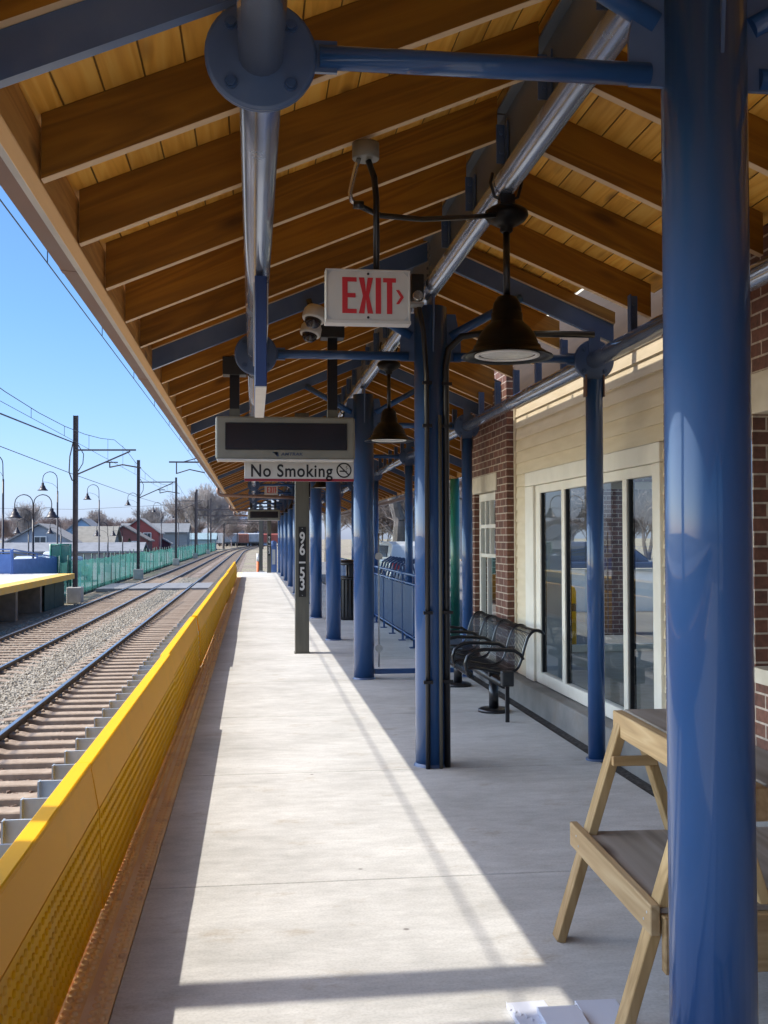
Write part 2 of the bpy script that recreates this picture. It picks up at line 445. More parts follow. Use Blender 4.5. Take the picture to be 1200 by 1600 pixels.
rafter_m = wood('stained_rafter', (0.20, 0.080, 0.002), (0.27, 0.112, 0.004), (0.345, 0.152, 0.008), 'X', edge=(0.84, 0.62, 0.38))
deck_m = wood('stained_deck', (0.70, 0.325, 0.036), (0.84, 0.425, 0.060), (0.90, 0.52, 0.10), 'Y', boards=0.133)
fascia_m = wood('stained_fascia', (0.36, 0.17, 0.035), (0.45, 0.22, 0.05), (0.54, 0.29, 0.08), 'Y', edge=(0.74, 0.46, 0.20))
lumberX = wood('raw_lumber_x', (0.32, 0.19, 0.075), (0.42, 0.265, 0.115), (0.50, 0.335, 0.16), 'X', rough=0.75)
lumberY = wood('raw_lumber_y', (0.35, 0.22, 0.095), (0.46, 0.30, 0.14), (0.54, 0.38, 0.20), 'Y', rough=0.75)
lumberZ = wood('raw_lumber_z', (0.33, 0.20, 0.075), (0.43, 0.275, 0.115), (0.51, 0.345, 0.16), 'Z', rough=0.75)
ply_m = wood('weathered_plywood', (0.20, 0.165, 0.13), (0.30, 0.25, 0.20), (0.38, 0.33, 0.28), 'Y', rough=0.8, gscale=0.55)

def concrete_mat():
    m = bpy.data.materials.new('platform_concrete'); m.use_nodes = True
    nt = m.node_tree; N = nt.nodes; L = nt.links
    b = N['Principled BSDF']; b.inputs['Roughness'].default_value = 0.72
    tc = N.new('ShaderNodeTexCoord')
    def noise(scale, stretch, det, rough=0.5):
        mp = N.new('ShaderNodeMapping'); mp.inputs['Scale'].default_value = stretch
        L.new(tc.outputs['Object'], mp.inputs['Vector'])
        n = N.new('ShaderNodeTexNoise'); n.inputs['Scale'].default_value = scale; n.inputs['Detail'].default_value = det; n.inputs['Roughness'].default_value = rough
        L.new(mp.outputs[0], n.inputs['Vector'])
        return n.outputs['Fac']
    def ramp(f, stops):
        c = N.new('ShaderNodeValToRGB')
        while len(c.color_ramp.elements) < len(stops): c.color_ramp.elements.new(0.5)
        for e, (p, col) in zip(c.color_ramp.elements, stops):
            e.position = p; e.color = (*col, 1)
        L.new(f, c.inputs[0]); return c.outputs[0]
    def mix(kind, f, a, bb):
        x = N.new('ShaderNodeMix'); x.data_type = 'RGBA'; x.blend_type = kind
        if isinstance(f, float): x.inputs[0].default_value = f
        else: L.new(f, x.inputs[0])
        L.new(a, x.inputs[6])
        if isinstance(bb, tuple): x.inputs[7].default_value = (*bb, 1)
        else: L.new(bb, x.inputs[7])
        return x.outputs[2]
    base = ramp(noise(1.1, (1, 1, 1), 6, 0.6), [(0.3, (0.46, 0.455, 0.43)), (0.55, (0.58, 0.575, 0.55)), (0.75, (0.65, 0.645, 0.62))])
    broom = ramp(noise(3.0, (0.8, 2.2, 1), 9, 0.75), [(0.36, (0.74, 0.74, 0.73)), (0.6, (1.0, 1.0, 1.0))])
    c = mix('MULTIPLY', 0.6, base, broom)
    trow = ramp(noise(10.0, (0.7, 1.5, 1), 9, 0.78), [(0.38, (0.78, 0.78, 0.78)), (0.6, (1.0, 1.0, 1.0))])
    c = mix('MULTIPLY', 0.6, c, trow)
    stain = ramp(noise(2.4, (1, 1.6, 1), 9, 0.72), [(0.575, (0, 0, 0)), (0.66, (0.75, 0.75, 0.75))])
    c = mix('MIX', stain, c, (0.38, 0.345, 0.29))
    scuff = ramp(noise(9.0, (0.5, 4.5, 1), 10, 0.8), [(0.62, (0, 0, 0)), (0.68, (0.6, 0.6, 0.6))])
    c = mix('MIX', scuff, c, (0.27, 0.26, 0.25))
    pale = ramp(noise(5.0, (1, 2, 1), 8, 0.75), [(0.60, (0, 0, 0)), (0.75, (0.35, 0.35, 0.35))])
    c = mix('MIX', pale, c, (0.72, 0.71, 0.69))
    vo = N.new('ShaderNodeTexVoronoi'); vo.inputs['Scale'].default_value = 2.3
    L.new(tc.outputs['Object'], vo.inputs['Vector'])
    spot = ramp(vo.outputs['Distance'], [(0.018, (0.75, 0.75, 0.75)), (0.035, (0, 0, 0))])
    c = mix('MIX', spot, c, (0.10, 0.09, 0.08))
    grit = ramp(noise(90.0, (1, 1, 1), 3), [(0.36, (0.86, 0.86, 0.86)), (0.55, (1, 1, 1))])
    c = mix('MULTIPLY', 0.8, c, grit)
    L.new(c, b.inputs['Base Color'])
    bp = N.new('ShaderNodeBump'); bp.inputs['Strength'].default_value = 0.3; bp.inputs['Distance'].default_value = 0.004
    L.new(noise(40.0, (0.4, 3, 1), 4), bp.inputs['Height']); L.new(bp.outputs[0], b.inputs['Normal'])
    return m
concrete = concrete_mat()

def brick_mat():
    m = bpy.data.materials.new('red_brick'); m.use_nodes = True
    nt = m.node_tree; N = nt.nodes; L = nt.links
    b = N['Principled BSDF']; b.inputs['Roughness'].default_value = 0.85
    tc = N.new('ShaderNodeTexCoord')
    br = N.new('ShaderNodeTexBrick')
    br.inputs['Scale'].default_value = 1.0; br.inputs['Brick Width'].default_value = 0.205; br.inputs['Row Height'].default_value = 0.0725
    br.inputs['Mortar Size'].default_value = 0.0055; br.inputs['Mortar Smooth'].default_value = 0.1; br.inputs['Bias'].default_value = -0.1
    br.inputs['Color1'].default_value = (0.185, 0.078, 0.050, 1); br.inputs['Color2'].default_value = (0.105, 0.047, 0.034, 1)
    br.inputs['Mortar'].default_value = (0.50, 0.42, 0.34, 1)
    L.new(tc.outputs['UV'], br.inputs['Vector'])
    nz = N.new('ShaderNodeTexNoise'); nz.inputs['Scale'].default_value = 35; nz.inputs['Detail'].default_value = 4
    L.new(tc.outputs['Object'], nz.inputs['Vector'])
    cr = N.new('ShaderNodeValToRGB'); cr.color_ramp.elements[0].position = 0.3; cr.color_ramp.elements[0].color = (0.7, 0.7, 0.7, 1); cr.color_ramp.elements[1].position = 0.7; cr.color_ramp.elements[1].color = (1.15, 1.12, 1.1, 1)
    L.new(nz.outputs['Fac'], cr.inputs[0])
    mx = N.new('ShaderNodeMix'); mx.data_type = 'RGBA'; mx.blend_type = 'MULTIPLY'; mx.inputs[0].default_value = 1.0
    L.new(br.outputs['Color'], mx.inputs[6]); L.new(cr.outputs[0], mx.inputs[7]); L.new(mx.outputs[2], b.inputs['Base Color'])
    bp = N.new('ShaderNodeBump'); bp.invert = True; bp.inputs['Strength'].default_value = 0.8; bp.inputs['Distance'].default_value = 0.006
    L.new(br.outputs['Fac'], bp.inputs['Height']); L.new(bp.outputs[0], b.inputs['Normal'])
    return m
brick = brick_mat()

def glass_mat(name, tint, gloss=0.0, ior=1.55):
    m = bpy.data.materials.new(name); m.use_nodes = True
    nt = m.node_tree; N = nt.nodes; L = nt.links
    N.remove(N['Principled BSDF'])
    t = N.new('ShaderNodeBsdfTransparent'); t.inputs[0].default_value = (*tint, 1)
    g = N.new('ShaderNodeBsdfGlossy'); g.inputs['Roughness'].default_value = gloss
    fr = N.new('ShaderNodeFresnel'); fr.inputs[0].default_value = ior
    mx = N.new('ShaderNodeMixShader')
    ge = N.new('ShaderNodeNewGeometry'); om = N.new('ShaderNodeMath'); om.operation = 'SUBTRACT'; om.inputs[0].default_value = 1.0
    L.new(ge.outputs['Backfacing'], om.inputs[1])
    mu = N.new('ShaderNodeMath'); mu.operation = 'MULTIPLY'; L.new(fr.outputs[0], mu.inputs[0]); L.new(om.outputs[0], mu.inputs[1])
    L.new(mu.outputs[0], mx.inputs[0]); L.new(t.outputs[0], mx.inputs[1]); L.new(g.outputs[0], mx.inputs[2])
    L.new(mx.outputs[0], N['Material Output'].inputs[0])
    return m
glass = glass_mat('window_glass', (0.95, 0.96, 0.94), 0.0, 1.45)
clear = glass_mat('clear_screen', (0.93, 0.95, 0.94))

def scrim_mat():
    m = bpy.data.materials.new('green_scrim'); m.use_nodes = True
    nt = m.node_tree; N = nt.nodes; L = nt.links
    b = N['Principled BSDF']; b.inputs['Base Color'].default_value = (0.055, 0.20, 0.165, 1); b.inputs['Roughness'].default_value = 0.7
    tr = N.new('ShaderNodeBsdfTranslucent'); tr.inputs[0].default_value = (0.075, 0.27, 0.22, 1)
    m1 = N.new('ShaderNodeMixShader'); m1.inputs[0].default_value = 0.4
    L.new(b.outputs[0], m1.inputs[1]); L.new(tr.outputs[0], m1.inputs[2])
    tp = N.new('ShaderNodeBsdfTransparent')
    tc = N.new('ShaderNodeTexCoord'); nz = N.new('ShaderNodeTexNoise'); nz.inputs['Scale'].default_value = 0.35
    L.new(tc.outputs['Object'], nz.inputs['Vector'])
    mr = N.new('ShaderNodeMapRange'); mr.inputs[1].default_value = 0.35; mr.inputs[2].default_value = 0.65; mr.inputs[3].default_value = 0.15; mr.inputs[4].default_value = 0.55
    L.new(nz.outputs['Fac'], mr.inputs[0])
    m2 = N.new('ShaderNodeMixShader'); L.new(mr.outputs[0], m2.inputs[0]); L.new(m1.outputs[0], m2.inputs[1]); L.new(tp.outputs[0], m2.inputs[2])
    L.new(m2.outputs[0], N['Material Output'].inputs[0])
    return m
scrim = scrim_mat()

def ground_mat(name, cols, scale, bump=0.5, vor=18.0):
    """stones: voronoi cells with their own tint over broad patches"""
    m = bpy.data.materials.new(name); m.use_nodes = True
    nt = m.node_tree; N = nt.nodes; L = nt.links
    b = N['Principled BSDF']; b.inputs['Roughness'].default_value = 0.95
    tc = N.new('ShaderNodeTexCoord')
    nz = N.new('ShaderNodeTexNoise'); nz.inputs['Scale'].default_value = scale; nz.inputs['Detail'].default_value = 8
    L.new(tc.outputs['Object'], nz.inputs['Vector'])
    cr = N.new('ShaderNodeValToRGB'); e = cr.color_ramp.elements
    e[0].position, e[0].color = 0.32, (*cols[0], 1); e[1].position, e[1].color = 0.68, (*cols[2], 1)
    k = e.new(0.5); k.color = (*cols[1], 1)
    L.new(nz.outputs['Fac'], cr.inputs[0])
    vo = N.new('ShaderNodeTexVoronoi'); vo.inputs['Scale'].default_value = vor
    L.new(tc.outputs['Object'], vo.inputs['Vector'])
    sp = N.new('ShaderNodeSeparateColor'); L.new(vo.outputs['Color'], sp.inputs[0])
    mr = N.new('ShaderNodeMapRange'); L.new(sp.outputs[0], mr.inputs[0]); mr.inputs[3].default_value = 0.55; mr.inputs[4].default_value = 1.4
    hs = N.new('ShaderNodeHueSaturation'); L.new(mr.outputs[0], hs.inputs['Value']); L.new(cr.outputs[0], hs.inputs['Color'])
    L.new(hs.outputs[0], b.inputs['Base Color'])
    bp = N.new('ShaderNodeBump'); bp.invert = True; bp.inputs['Strength'].default_value = bump; bp.inputs['Distance'].default_value = 0.03
    L.new(vo.outputs['Distance'], bp.inputs['Height']); L.new(bp.outputs[0], b.inputs['Normal'])
    return m
ballast_m = ground_mat('ballast', ((0.15, 0.11, 0.085), (0.21, 0.16, 0.125), (0.28, 0.23, 0.185)), 0.6)
soil_m = ground_mat('dry_ground', ((0.20, 0.165, 0.115), (0.27, 0.225, 0.165), (0.24, 0.225, 0.13)), 0.08, 0.3, 6.0)
stone_a = mat('stone_grey', (0.31, 0.275, 0.215), (0.47, 0.425, 0.345), 3.0, rough=0.95)
stone_b = mat('stone_brown', (0.135, 0.085, 0.062), (0.24, 0.165, 0.125), 3.0, rough=0.95)

# ------------------------------------------------------------------ the setting: ground, platforms, track bed
def sheet(name, x0, x1, y0, y1, z, m, th=0.3):
    return MB().box(x0, x1, y0, y1, z - th, z).build(name, m, kind='structure')
sheet('ground', -900, 900, -60, 1800, -1.34, soil_m)
sheet('track_bed', -7.55, -0.98, -8, 175, -1.325, ballast_m, 0.012)
MB().box(-70, -8.6, 47.2, 260, -1.333, -1.05).build('parking_lot', asphalt, kind='structure')
MB().box(2.62, 70, 12.05, 70, -1.3, -0.10).build('station_forecourt', asphalt, kind='structure')

Y_END = 46.9
pl = MB()
ys = [-4.0] + [4.645 + 2.155 * k for k in range(-3, 20)] + [Y_END]
ys = sorted(set(y for y in ys if -4.0 <= y <= Y_END))
for a, b_ in zip(ys[:-1], ys[1:]):
    pl.box(-0.444, 2.30, a + 0.004, b_ - 0.004, -0.16, 0.0)
pl.build('platform', concrete, bevel=0.004, kind='structure')
pb = MB().box(-0.80, 2.296, -4, Y_END - 0.01, -0.55, -0.164)
for k in range(12):
    pb.box(-0.70, -0.4, -3 + k * 4.3, -2.5 + k * 4.3, -1.31, -0.552)
pb.box(-0.30, 2.29, -4, Y_END - 0.05, -1.31, -0.552)
pb.build('platform_base', foundation_m, kind='structure')
# tactile strip between the concrete and the boards
ts = MB().box(-0.66, -0.447, -4, Y_END, -0.163, -0.004)
dome = [(0.0135, 0.0), (0.0115, 0.008), (0.0, 0.010)]
yy = 2.6
while yy < 17:
    for xx in (-0.588, -0.560, -0.500, -0.468):
        ts.lathe(dome, (xx + random.uniform(-.001, .001), yy, -0.0042), 6 if yy > 7 else 8, cap=False)
    yy += 0.051
wb = MB().box(-0.537, -0.503, -1, Y_END, -0.0035, -0.0025)
for k in range(4):
    wb.box(-0.533 + k * 0.0075, -0.530 + k * 0.0075, -1, 24, -0.0025, -0.0008)
tso = ts.build('tactile_strip', tact)
wb.build('worn_band', mat('scuffed_band', (0.84, 0.72, 0.60), (0.76, 0.58, 0.42), 7.0, (1, 0.5, 1), rough=0.85, spec=0.2), tso)
tag(tso, 'worn orange tactile warning strip along the foot of the yellow boards', 'tactile strip')

# ------------------------------------------------------------------ flip-up yellow edge boards
PANEL_L = 4.06
def edge_board():
    root = thing('platform_edge_board', (-0.62, 0.36, 0), 'yellow upright platform edge board nearest the camera, its top partly shaded', 'edge board', 'yellow flip-up boards along the platform edge')
    y0, y1 = 0.36, 0.36 + PANEL_L - 0.003
    # slightly raked: foot at -0.604, dotted face to z 0.40 at -0.618, smooth rail to 0.575 at -0.65
    f = MB().prism([(-0.606, 0.002), (-0.619, 0.405), (-0.634, 0.405), (-0.622, 0.002)], y0, y1)
    fo = f.build('tactile_face', ochre, root)
    dm = MB()
    yy = y0 + 0.03
    while yy < y1 - 0.02:
        for k in range(8):
            z = 0.03 + k * 0.0485
            x = -0.606 - 0.013 * z / 0.403
            vs, fs = [], []
            for rr, h in ((0.0125, 0.0), (0.0105, 0.0065), (0.0, 0.008)):
                for q in range(6):
                    an = q * math.pi / 3
                    vs.append((x + h, yy + rr * math.cos(an), z + rr * math.sin(an)))
            for i in range(2):
                for q in range(6):
                    fs.append((i * 6 + q, i * 6 + (q + 1) % 6, i * 6 + 6 + (q + 1) % 6, i * 6 + 6 + q))
            dm.add(vs, fs, True)
        yy += 0.0485
    dm.build('raised_dots', ochre, fo, kind='stuff')
    MB().prism([(-0.622, 0.407), (-0.652, 0.572), (-0.668, 0.572), (-0.640, 0.407)], y0, y1).build('smooth_face', yellow, root)
    MB().prism([(-0.646, 0.5735), (-0.652, 0.592), (-0.712, 0.594), (-0.716, 0.560), (-0.672, 0.558)], y0, y1).build('top_rail', yellow, root, bevel=0.004)
    MB().box(-0.636, -0.624, y0 + 2.0, y0 + 2.006, 0.002, 0.405).build('joint_strip', ochre, root)
    MB().prism([(-0.6665, 0.06), (-0.6705, 0.545), (-0.6735, 0.545), (-0.6735, 0.06)], y1 - 0.12, y1 + 0.12).build('splice_plate', steel_plate, root)
    for k in range(13):
        y = y0 + 0.16 + k * 0.312
        p = MB().prism([(-0.674, 0.05), (-0.674, 0.545), (-0.72, 0.545), (-0.735, 0.49), (-0.885, 0.49), (-0.885, 0.36), (-0.72, 0.02)], y, y + 0.012)
        p.box(-0.893, -0.8855, y - 0.015, y + 0.027, 0.36, 0.49)
        p.build('support_plate', steel_plate, root)
    return root
eb = edge_board()
ordn = ['nearest', 'second', 'third', 'fourth', 'fifth', 'sixth', 'seventh', 'eighth', 'ninth', 'tenth', 'eleventh']
for k in range(1, 10):
    c = copy_tree(eb, (-0.62 + random.uniform(-.012, .012), 0.36 + PANEL_L * k, random.uniform(-.008, .008)), label=('yellow upright platform edge board, %s from the camera in the row beside the rails' % ordn[k]) if k < 9 else 'yellow upright platform edge board at the far end of the row')
    c.rotation_euler = (0, random.uniform(-.012, .012), random.uniform(-.002, .002))

# ------------------------------------------------------------------ tracks
def shift(y):
    return (y - 180) ** 2 / 5900.0 if y > 180 else 0.0
def track(name, xc, label, y_from):
    root = thing(name, (xc, 30, -1.30), label, 'railway track')
    ystn = [-8, 20, 60, 100, 140, 180] + list(range(200, 441, 20))
    for sx in (-0.7525, 0.7525):
        prof = [(-0.07, -0.17), (0.07, -0.17), (0.07, -0.155), (0.012, -0.135), (0.012, -0.045), (0.036, -0.035), (0.036, -0.004), (-0.036, -0.004), (-0.036, -0.035), (-0.012, -0.045), (-0.012, -0.135), (-0.07, -0.155)]
        vs, fs = [], []
        n = len(prof)
        for y in ystn:
            for p in prof: vs.append((xc + sx + p[0] + shift(y), y, -1.13 + p[1]))
        for i in range(len(ystn) - 1):
            for k in range(n):
                fs.append((i * n + k, i * n + (k + 1) % n, (i + 1) * n + (k + 1) % n, (i + 1) * n + k))
        ro = MB().add(vs, fs).build('rail', rail_side, root)
        tv, tf = [], []
        for y in ystn:
            for q in (-0.03, 0.03): tv.append((xc + sx + q + shift(y), y, -1.1338))
            for q in (-0.03, 0.03): tv.append((xc + sx + q + shift(y), y, -1.1300))
        for i in range(len(ystn) - 1):
            a = i * 4
            tf += [(a + 2, a + 3, a + 7, a + 6), (a, a + 4, a + 5, a + 1), (a, a + 2, a + 6, a + 4), (a + 1, a + 5, a + 7, a + 3)]
        MB().add(tv, tf).build('running_surface', rail_top, ro)
    tm = None
    far = MB()
    y, n = y_from, 0
    ties = []
    while y < 420:
        ties.append(y); y += 0.61
    proto = None
    for i, y in enumerate(ties):
        if i < 100:
            if proto is None:
                t = MB().prism([(-1.3, -0.2), (1.3, -0.2), (1.3, -0.045), (1.0, 0.0), (0.6, 0.0), (0.5, -0.025), (-0.5, -0.025), (-0.6, 0.0), (-1.0, 0.0), (-1.3, -0.045)], -0.125, 0.125)
                for s in (-0.7525, 0.7525):
                    for q in (-0.1, 0.1):
                        t.box(s + q - 0.022, s + q + 0.022, -0.05, 0.05, -0.01, 0.035)
                proto = t.build('tie', tie_m, root, bevel=0.012, loc=(xc, y, -1.222))
            else:
                c = proto.copy(); COL.objects.link(c)
                c.location = (xc + random.uniform(-.015, .015), y + random.uniform(-.015, .015), -1.222 + random.uniform(-.008, .004))
                c.rotation_euler = (0, 0, random.uniform(-.012, .012))
        else:
            s = shift(y)
            far.box(xc - 1.3 + s, xc + 1.3 + s, y - 0.12, y + 0.12, -1.45, -1.285)
    far.build('far_ties', tie_m, root, kind='stuff')
    return root
track('railway_track', -2.635, 'nearer railway track of dark rails on concrete ties beside the yellow boards', 2.0)
track('railway_track', -5.90, 'farther railway track of dark rails next to the opposite platform', 14.0)

# ballast stones
rng = np.random.default_rng(3)
def stones(name, n, xr, yr, m, smin, smax, zb, avoid):
    base = np.array([(-.5, -.4, -.3), (.5, -.45, -.3), (.45, .5, -.3), (-.5, .4, -.3), (-.3, -.3, .35), (.35, -.25, .3), (.25, .35, .4), (-.35, .25, .3)])
    fc = np.array([(0, 3, 2, 1), (4, 5, 6, 7), (0, 1, 5, 4), (1, 2, 6, 5), (2, 3, 7, 6), (3, 0, 4, 7)])
    y = yr[0] + (yr[1] - yr[0]) * rng.random(n) ** 1.7
    x = xr[0] + (xr[1] - xr[0]) * rng.random(n)
    keep = np.ones(n, bool)
    for a, b_ in avoid: keep &= ~((x > a) & (x < b_))
    x, y = x[keep], y[keep]; n = len(x)
    s = smin + (smax - smin) * rng.random(n)
    an = rng.random(n) * 6.283
    v = base[None] * (1 + 0.35 * (rng.random((n, 8, 3)) - 0.5)) * s[:, None, None]
    v[:, :, 2] *= 0.8
    c, q = np.cos(an)[:, None], np.sin(an)[:, None]
    vx = v[:, :, 0] * c - v[:, :, 1] * q; vy = v[:, :, 0] * q + v[:, :, 1] * c
    V = np.stack([vx + x[:, None], vy + y[:, None], v[:, :, 2] + zb + rng.random(n)[:, None] * 0.03], -1).reshape(-1, 3)
    Fc = (fc[None] + 8 * np.arange(n)[:, None, None]).reshape(-1, 4)
    me = bpy.data.meshes.new(name); me.from_pydata(V.tolist(), [], Fc.tolist()); me.materials.append(m)
    o = bpy.data.objects.new(name, me); COL.objects.link(o)
    return o
rails_x = [(-1.96, -1.80), (-3.47, -3.31), (-5.23, -5.07), (-6.73, -6.57)]
tag(stones('ballast_stones', 26000, (-5.0, -3.5), (10, 75), stone_a, 0.035, 0.085, -1.285, rails_x), 'grey crushed stone heaped between the two tracks', 'ballast', kind='stuff')
tag(stones('ballast_stones', 20000, (-3.4, -0.98), (4, 60), stone_b, 0.03, 0.06, -1.345, rails_x), 'brownish crushed stone between the ties of the nearer track', 'ballast', kind='stuff')
tag(stones('ballast_stones', 12000, (-7.5, -5.1), (22, 80), stone_a, 0.035, 0.08, -1.305, rails_x), 'crushed stone between the ties of the farther track', 'ballast', kind='stuff')

# timber and rubber crossing over both tracks
cr = thing('track_crossing', (-4.2, 60, -1.3), 'flat grey crossing panels laid across both tracks', 'crossing')
for x0, x1 in ((-8.2, -6.75), (-6.53, -5.27), (-5.05, -3.48), (-3.27, -2.0)):
    MB().box(x0, x1, 57.0, 63.5, -1.32, -1.135).build('crossing_panel', mat('crossing_grey', (0.17, 0.17, 0.175), (0.22, 0.22, 0.22), 3, rough=0.8) if 'crossing_grey' not in MAT else MAT['crossing_grey'], cr, bevel=0.01)

# ------------------------------------------------------------------ the canopy
CX, PL, PR, PZ = 1.175, 0.02, 2.30, 2.70
FY = {k: 2.62 + 4.3 * k for k in range(-1, 11)}
SL = 0.42
AN = math.atan(SL); CA, SA = math.cos(AN), math.sin(AN)
can = thing('station_canopy', (CX, 2.62, 0), 'long gabled platform canopy with blue steel columns under stained wood rafters', 'canopy')
def zb(x, side='L', off=0.0):
    return 2.60 + SL * ((x + 0.645) if side == 'L' else (2 * CX + 0.645 - x)) + off
def slope_matrix(side, x, y, z):
    if side == 'L': m = Matrix(((CA, 0, -SA, x), (0, 1, 0, y), (SA, 0, CA, z), (0, 0, 0, 1)))
    else: m = Matrix(((-CA, 0, SA, x), (0, -1, 0, y), (SA, 0, CA, z), (0, 0, 0, 1)))
    return m
def put(o, m, parent=can):
    o.matrix_world = m
    o.parent = None
    o.matrix_basis = m
    adopt(o, parent)
    return o
def rafter_mesh(hor, depth, thick):
    L = hor / CA
    dx, dn = depth * SA, depth * CA
    return MB().prism([(0, 0), (L, 0), (L + dx, dn), (dx, dn)], -thick / 2, thick / 2)
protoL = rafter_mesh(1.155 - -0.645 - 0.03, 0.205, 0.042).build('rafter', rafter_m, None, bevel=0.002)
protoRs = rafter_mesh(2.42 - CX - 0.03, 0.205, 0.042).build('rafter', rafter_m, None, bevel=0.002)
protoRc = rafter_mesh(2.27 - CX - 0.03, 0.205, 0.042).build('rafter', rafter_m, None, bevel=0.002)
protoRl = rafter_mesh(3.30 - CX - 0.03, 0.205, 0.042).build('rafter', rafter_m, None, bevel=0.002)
def clip_mesh():
    return MB().box(-0.03, 0.03, -0.006, 0.0, -0.02, 0.22).box(-0.03, -0.024, -0.05, -0.006, -0.02, 0.22).lathe([(0.009, -0.016), (0.009, -0.006)], (0.006, 0, 0.17), 8, 'y').lathe([(0.009, -0.016), (0.009, -0.006)], (0.006, 0, 0.10), 8, 'y')
clip0 = clip_mesh().build('rafter_clip', steel_blue, can, loc=(PR, 0, PZ + 0.05))
ang0 = MB().box(-0.045, 0.0, -0.007, 0.0, -0.10, 0.08).box(-0.007, 0.0, -0.06, -0.007, -0.10, 0.08).lathe([(0.010, -0.018), (0.010, -0.007)], (-0.022, 0, 0.04), 8, 'y').lathe([(0.010, -0.018), (0.010, -0.007)], (-0.022, 0, -0.05), 8, 'y').build('ridge_angle', steel_blue, can, loc=(CX - 0.012, 0, 3.30))
seen = {'L': False, 'Rs': False, 'Rl': False, 'Rc': False}
nr = 0
farR = MB()
first_clip = first_ang = True
for k in range(-1, 11):
    for j in range(1, 6):
        y = FY[k] + j * 4.3 / 6
        if y > 46.7 or y < 0.4: continue
        for side in 'LR':
            short = side == 'R' and y < 12.3
            cut = side == 'R' and 6.3 < y < 10.5
            pr = protoL if side == 'L' else (protoRc if cut else protoRs if short else protoRl)
            x = -0.645 if side == 'L' else (2.27 if cut else 2.42 if short else 3.30)
            key = 'L' if side == 'L' else ('Rc' if cut else 'Rs' if short else 'Rl')
            m = slope_matrix(side, x, y, zb(x, side))
            if nr < 100:
                if not seen[key]: o = pr; seen[key] = True
                else:
                    o = pr.copy(); COL.objects.link(o)
                put(o, m); nr += 1
            else:
                q = rafter_mesh(((1.155 + 0.645) if side == 'L' else (x - CX)) - 0.03, 0.205, 0.042)
                farR.add([m @ Vector(v) for v in q.v], q.f)
        if y < 36:
            if first_clip: clip0.location = (PR, y - 0.022, PZ + 0.05); first_clip = False
            else:
                c = clip0.copy(); COL.objects.link(c); c.location = (PR, y - 0.022, PZ + 0.05)
            if first_ang: ang0.location = (CX - 0.012, y - 0.022, 3.33); first_ang = False
            else:
                c = ang0.copy(); COL.objects.link(c); c.location = (CX - 0.012, y - 0.022, 3.33)
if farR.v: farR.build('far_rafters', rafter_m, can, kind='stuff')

# decking, roof covering, fascia, gutter
def ztop(x, side): return zb(x, side) + 0.2052
def deck(side, xe, y0, y1):
    L = (CX - xe if side == 'L' else xe - CX) / CA - 0.002
    yc = (y0 + y1) / 2; hy = (y1 - y0) / 2
    o = MB().box(0, L, -hy, hy, 0.0, 0.022).build('deck', deck_m)
    put(o, slope_matrix(side, xe, yc, ztop(xe, side) + 0.001))
    o2 = MB().box(0, L + 0.012, -hy, hy, 0.0, 0.025).build('roof_covering', shingle)
    put(o2, slope_matrix(side, xe, yc, ztop(xe, side) + 0.026))
YC0 = -3.0
deck('L', -0.70, YC0, 46.9)
deck('R', 2.485, YC0, 6.30)
deck('R', 2.17, 6.302, 10.40)
deck('R', 2.485, 10.402, 12.05)
deck('R', 3.35, 12.05, 46.9)
MB().box(-0.70, -0.652, YC0, 46.9, 2.602, 2.775).build('eave_board', fascia_m, can, bevel=0.003)
MB().prism([(-0.702, 2.615), (-0.735, 2.622), (-0.735, 2.78), (-0.702, 2.78)], YC0, 46.9).build('drip_edge', trim_m, can)
gt = MB().prism([(-0.737, 2.625), (-0.800, 2.628), (-0.838, 2.70), (-0.838, 2.745), (-0.846, 2.755), (-0.846, 2.765), (-0.828, 2.765), (-0.828, 2.705), (-0.795, 2.640), (-0.737, 2.637)], YC0, 46.95)
for y in np.arange(1.5, 46, 3.05):
    gt.prism([(-0.7375, 2.6235), (-0.802, 2.6265), (-0.840, 2.70), (-0.840, 2.745), (-0.80, 2.72), (-0.7375, 2.72)], y, y + 0.05)
gt.build('gutter', copper, can)
MB().box(3.302, 3.35, 12.05, 46.9, zb(3.30, 'R'), zb(3.30, 'R') + 0.17).build('eave_board', fascia_m, can)
MB().prism([(3.38, 2.36), (3.48, 2.36), (3.51, 2.46), (3.50, 2.46), (3.47, 2.372), (3.38, 2.372)], 12.05, 46.9).build('gutter', copper, can)
MB().tube([(3.44, 12.3, 2.40), (3.44, 12.3, 0.0)], 0.04, 10).build('downspout', copper, can)

# ridge pipe, plates, purlins
MB().tube([(CX, YC0, 3.155), (CX, 46.8, 3.155)], 0.057, 20).build('ridge_pipe', bluepipe, can)
for k in range(-1, 11):
    for j in range(2):
        a = FY[k] + j * 2.15 + 0.01
        if a > 45: continue
        rp = MB().box(CX - 0.007, CX + 0.007, a, a + 2.13, 3.208, 3.47)
        rp.box(CX - 0.05, CX + 0.05, a, a + 2.13, 3.471, 3.483)
        for zz in (3.26, 3.31, 3.37, 3.42):
            for yy in (a + 0.04, a + 2.09):
                rp.lathe([(0.011, -0.016), (0.011, -0.007)], (CX, yy, zz), 8, 'x')
        rp.build('ridge_plate', web_m, can)
for px in (PL, PR):
    for k in range(-1, 11):
        a = FY[k]
        b_ = min(a + 4.3, 46.85)
        MB().tube([(px, a + 0.012, PZ), (px, b_ - 0.012, PZ)], 0.057, 20).build('purlin_pipe', bluepipe, can)
fl0 = None
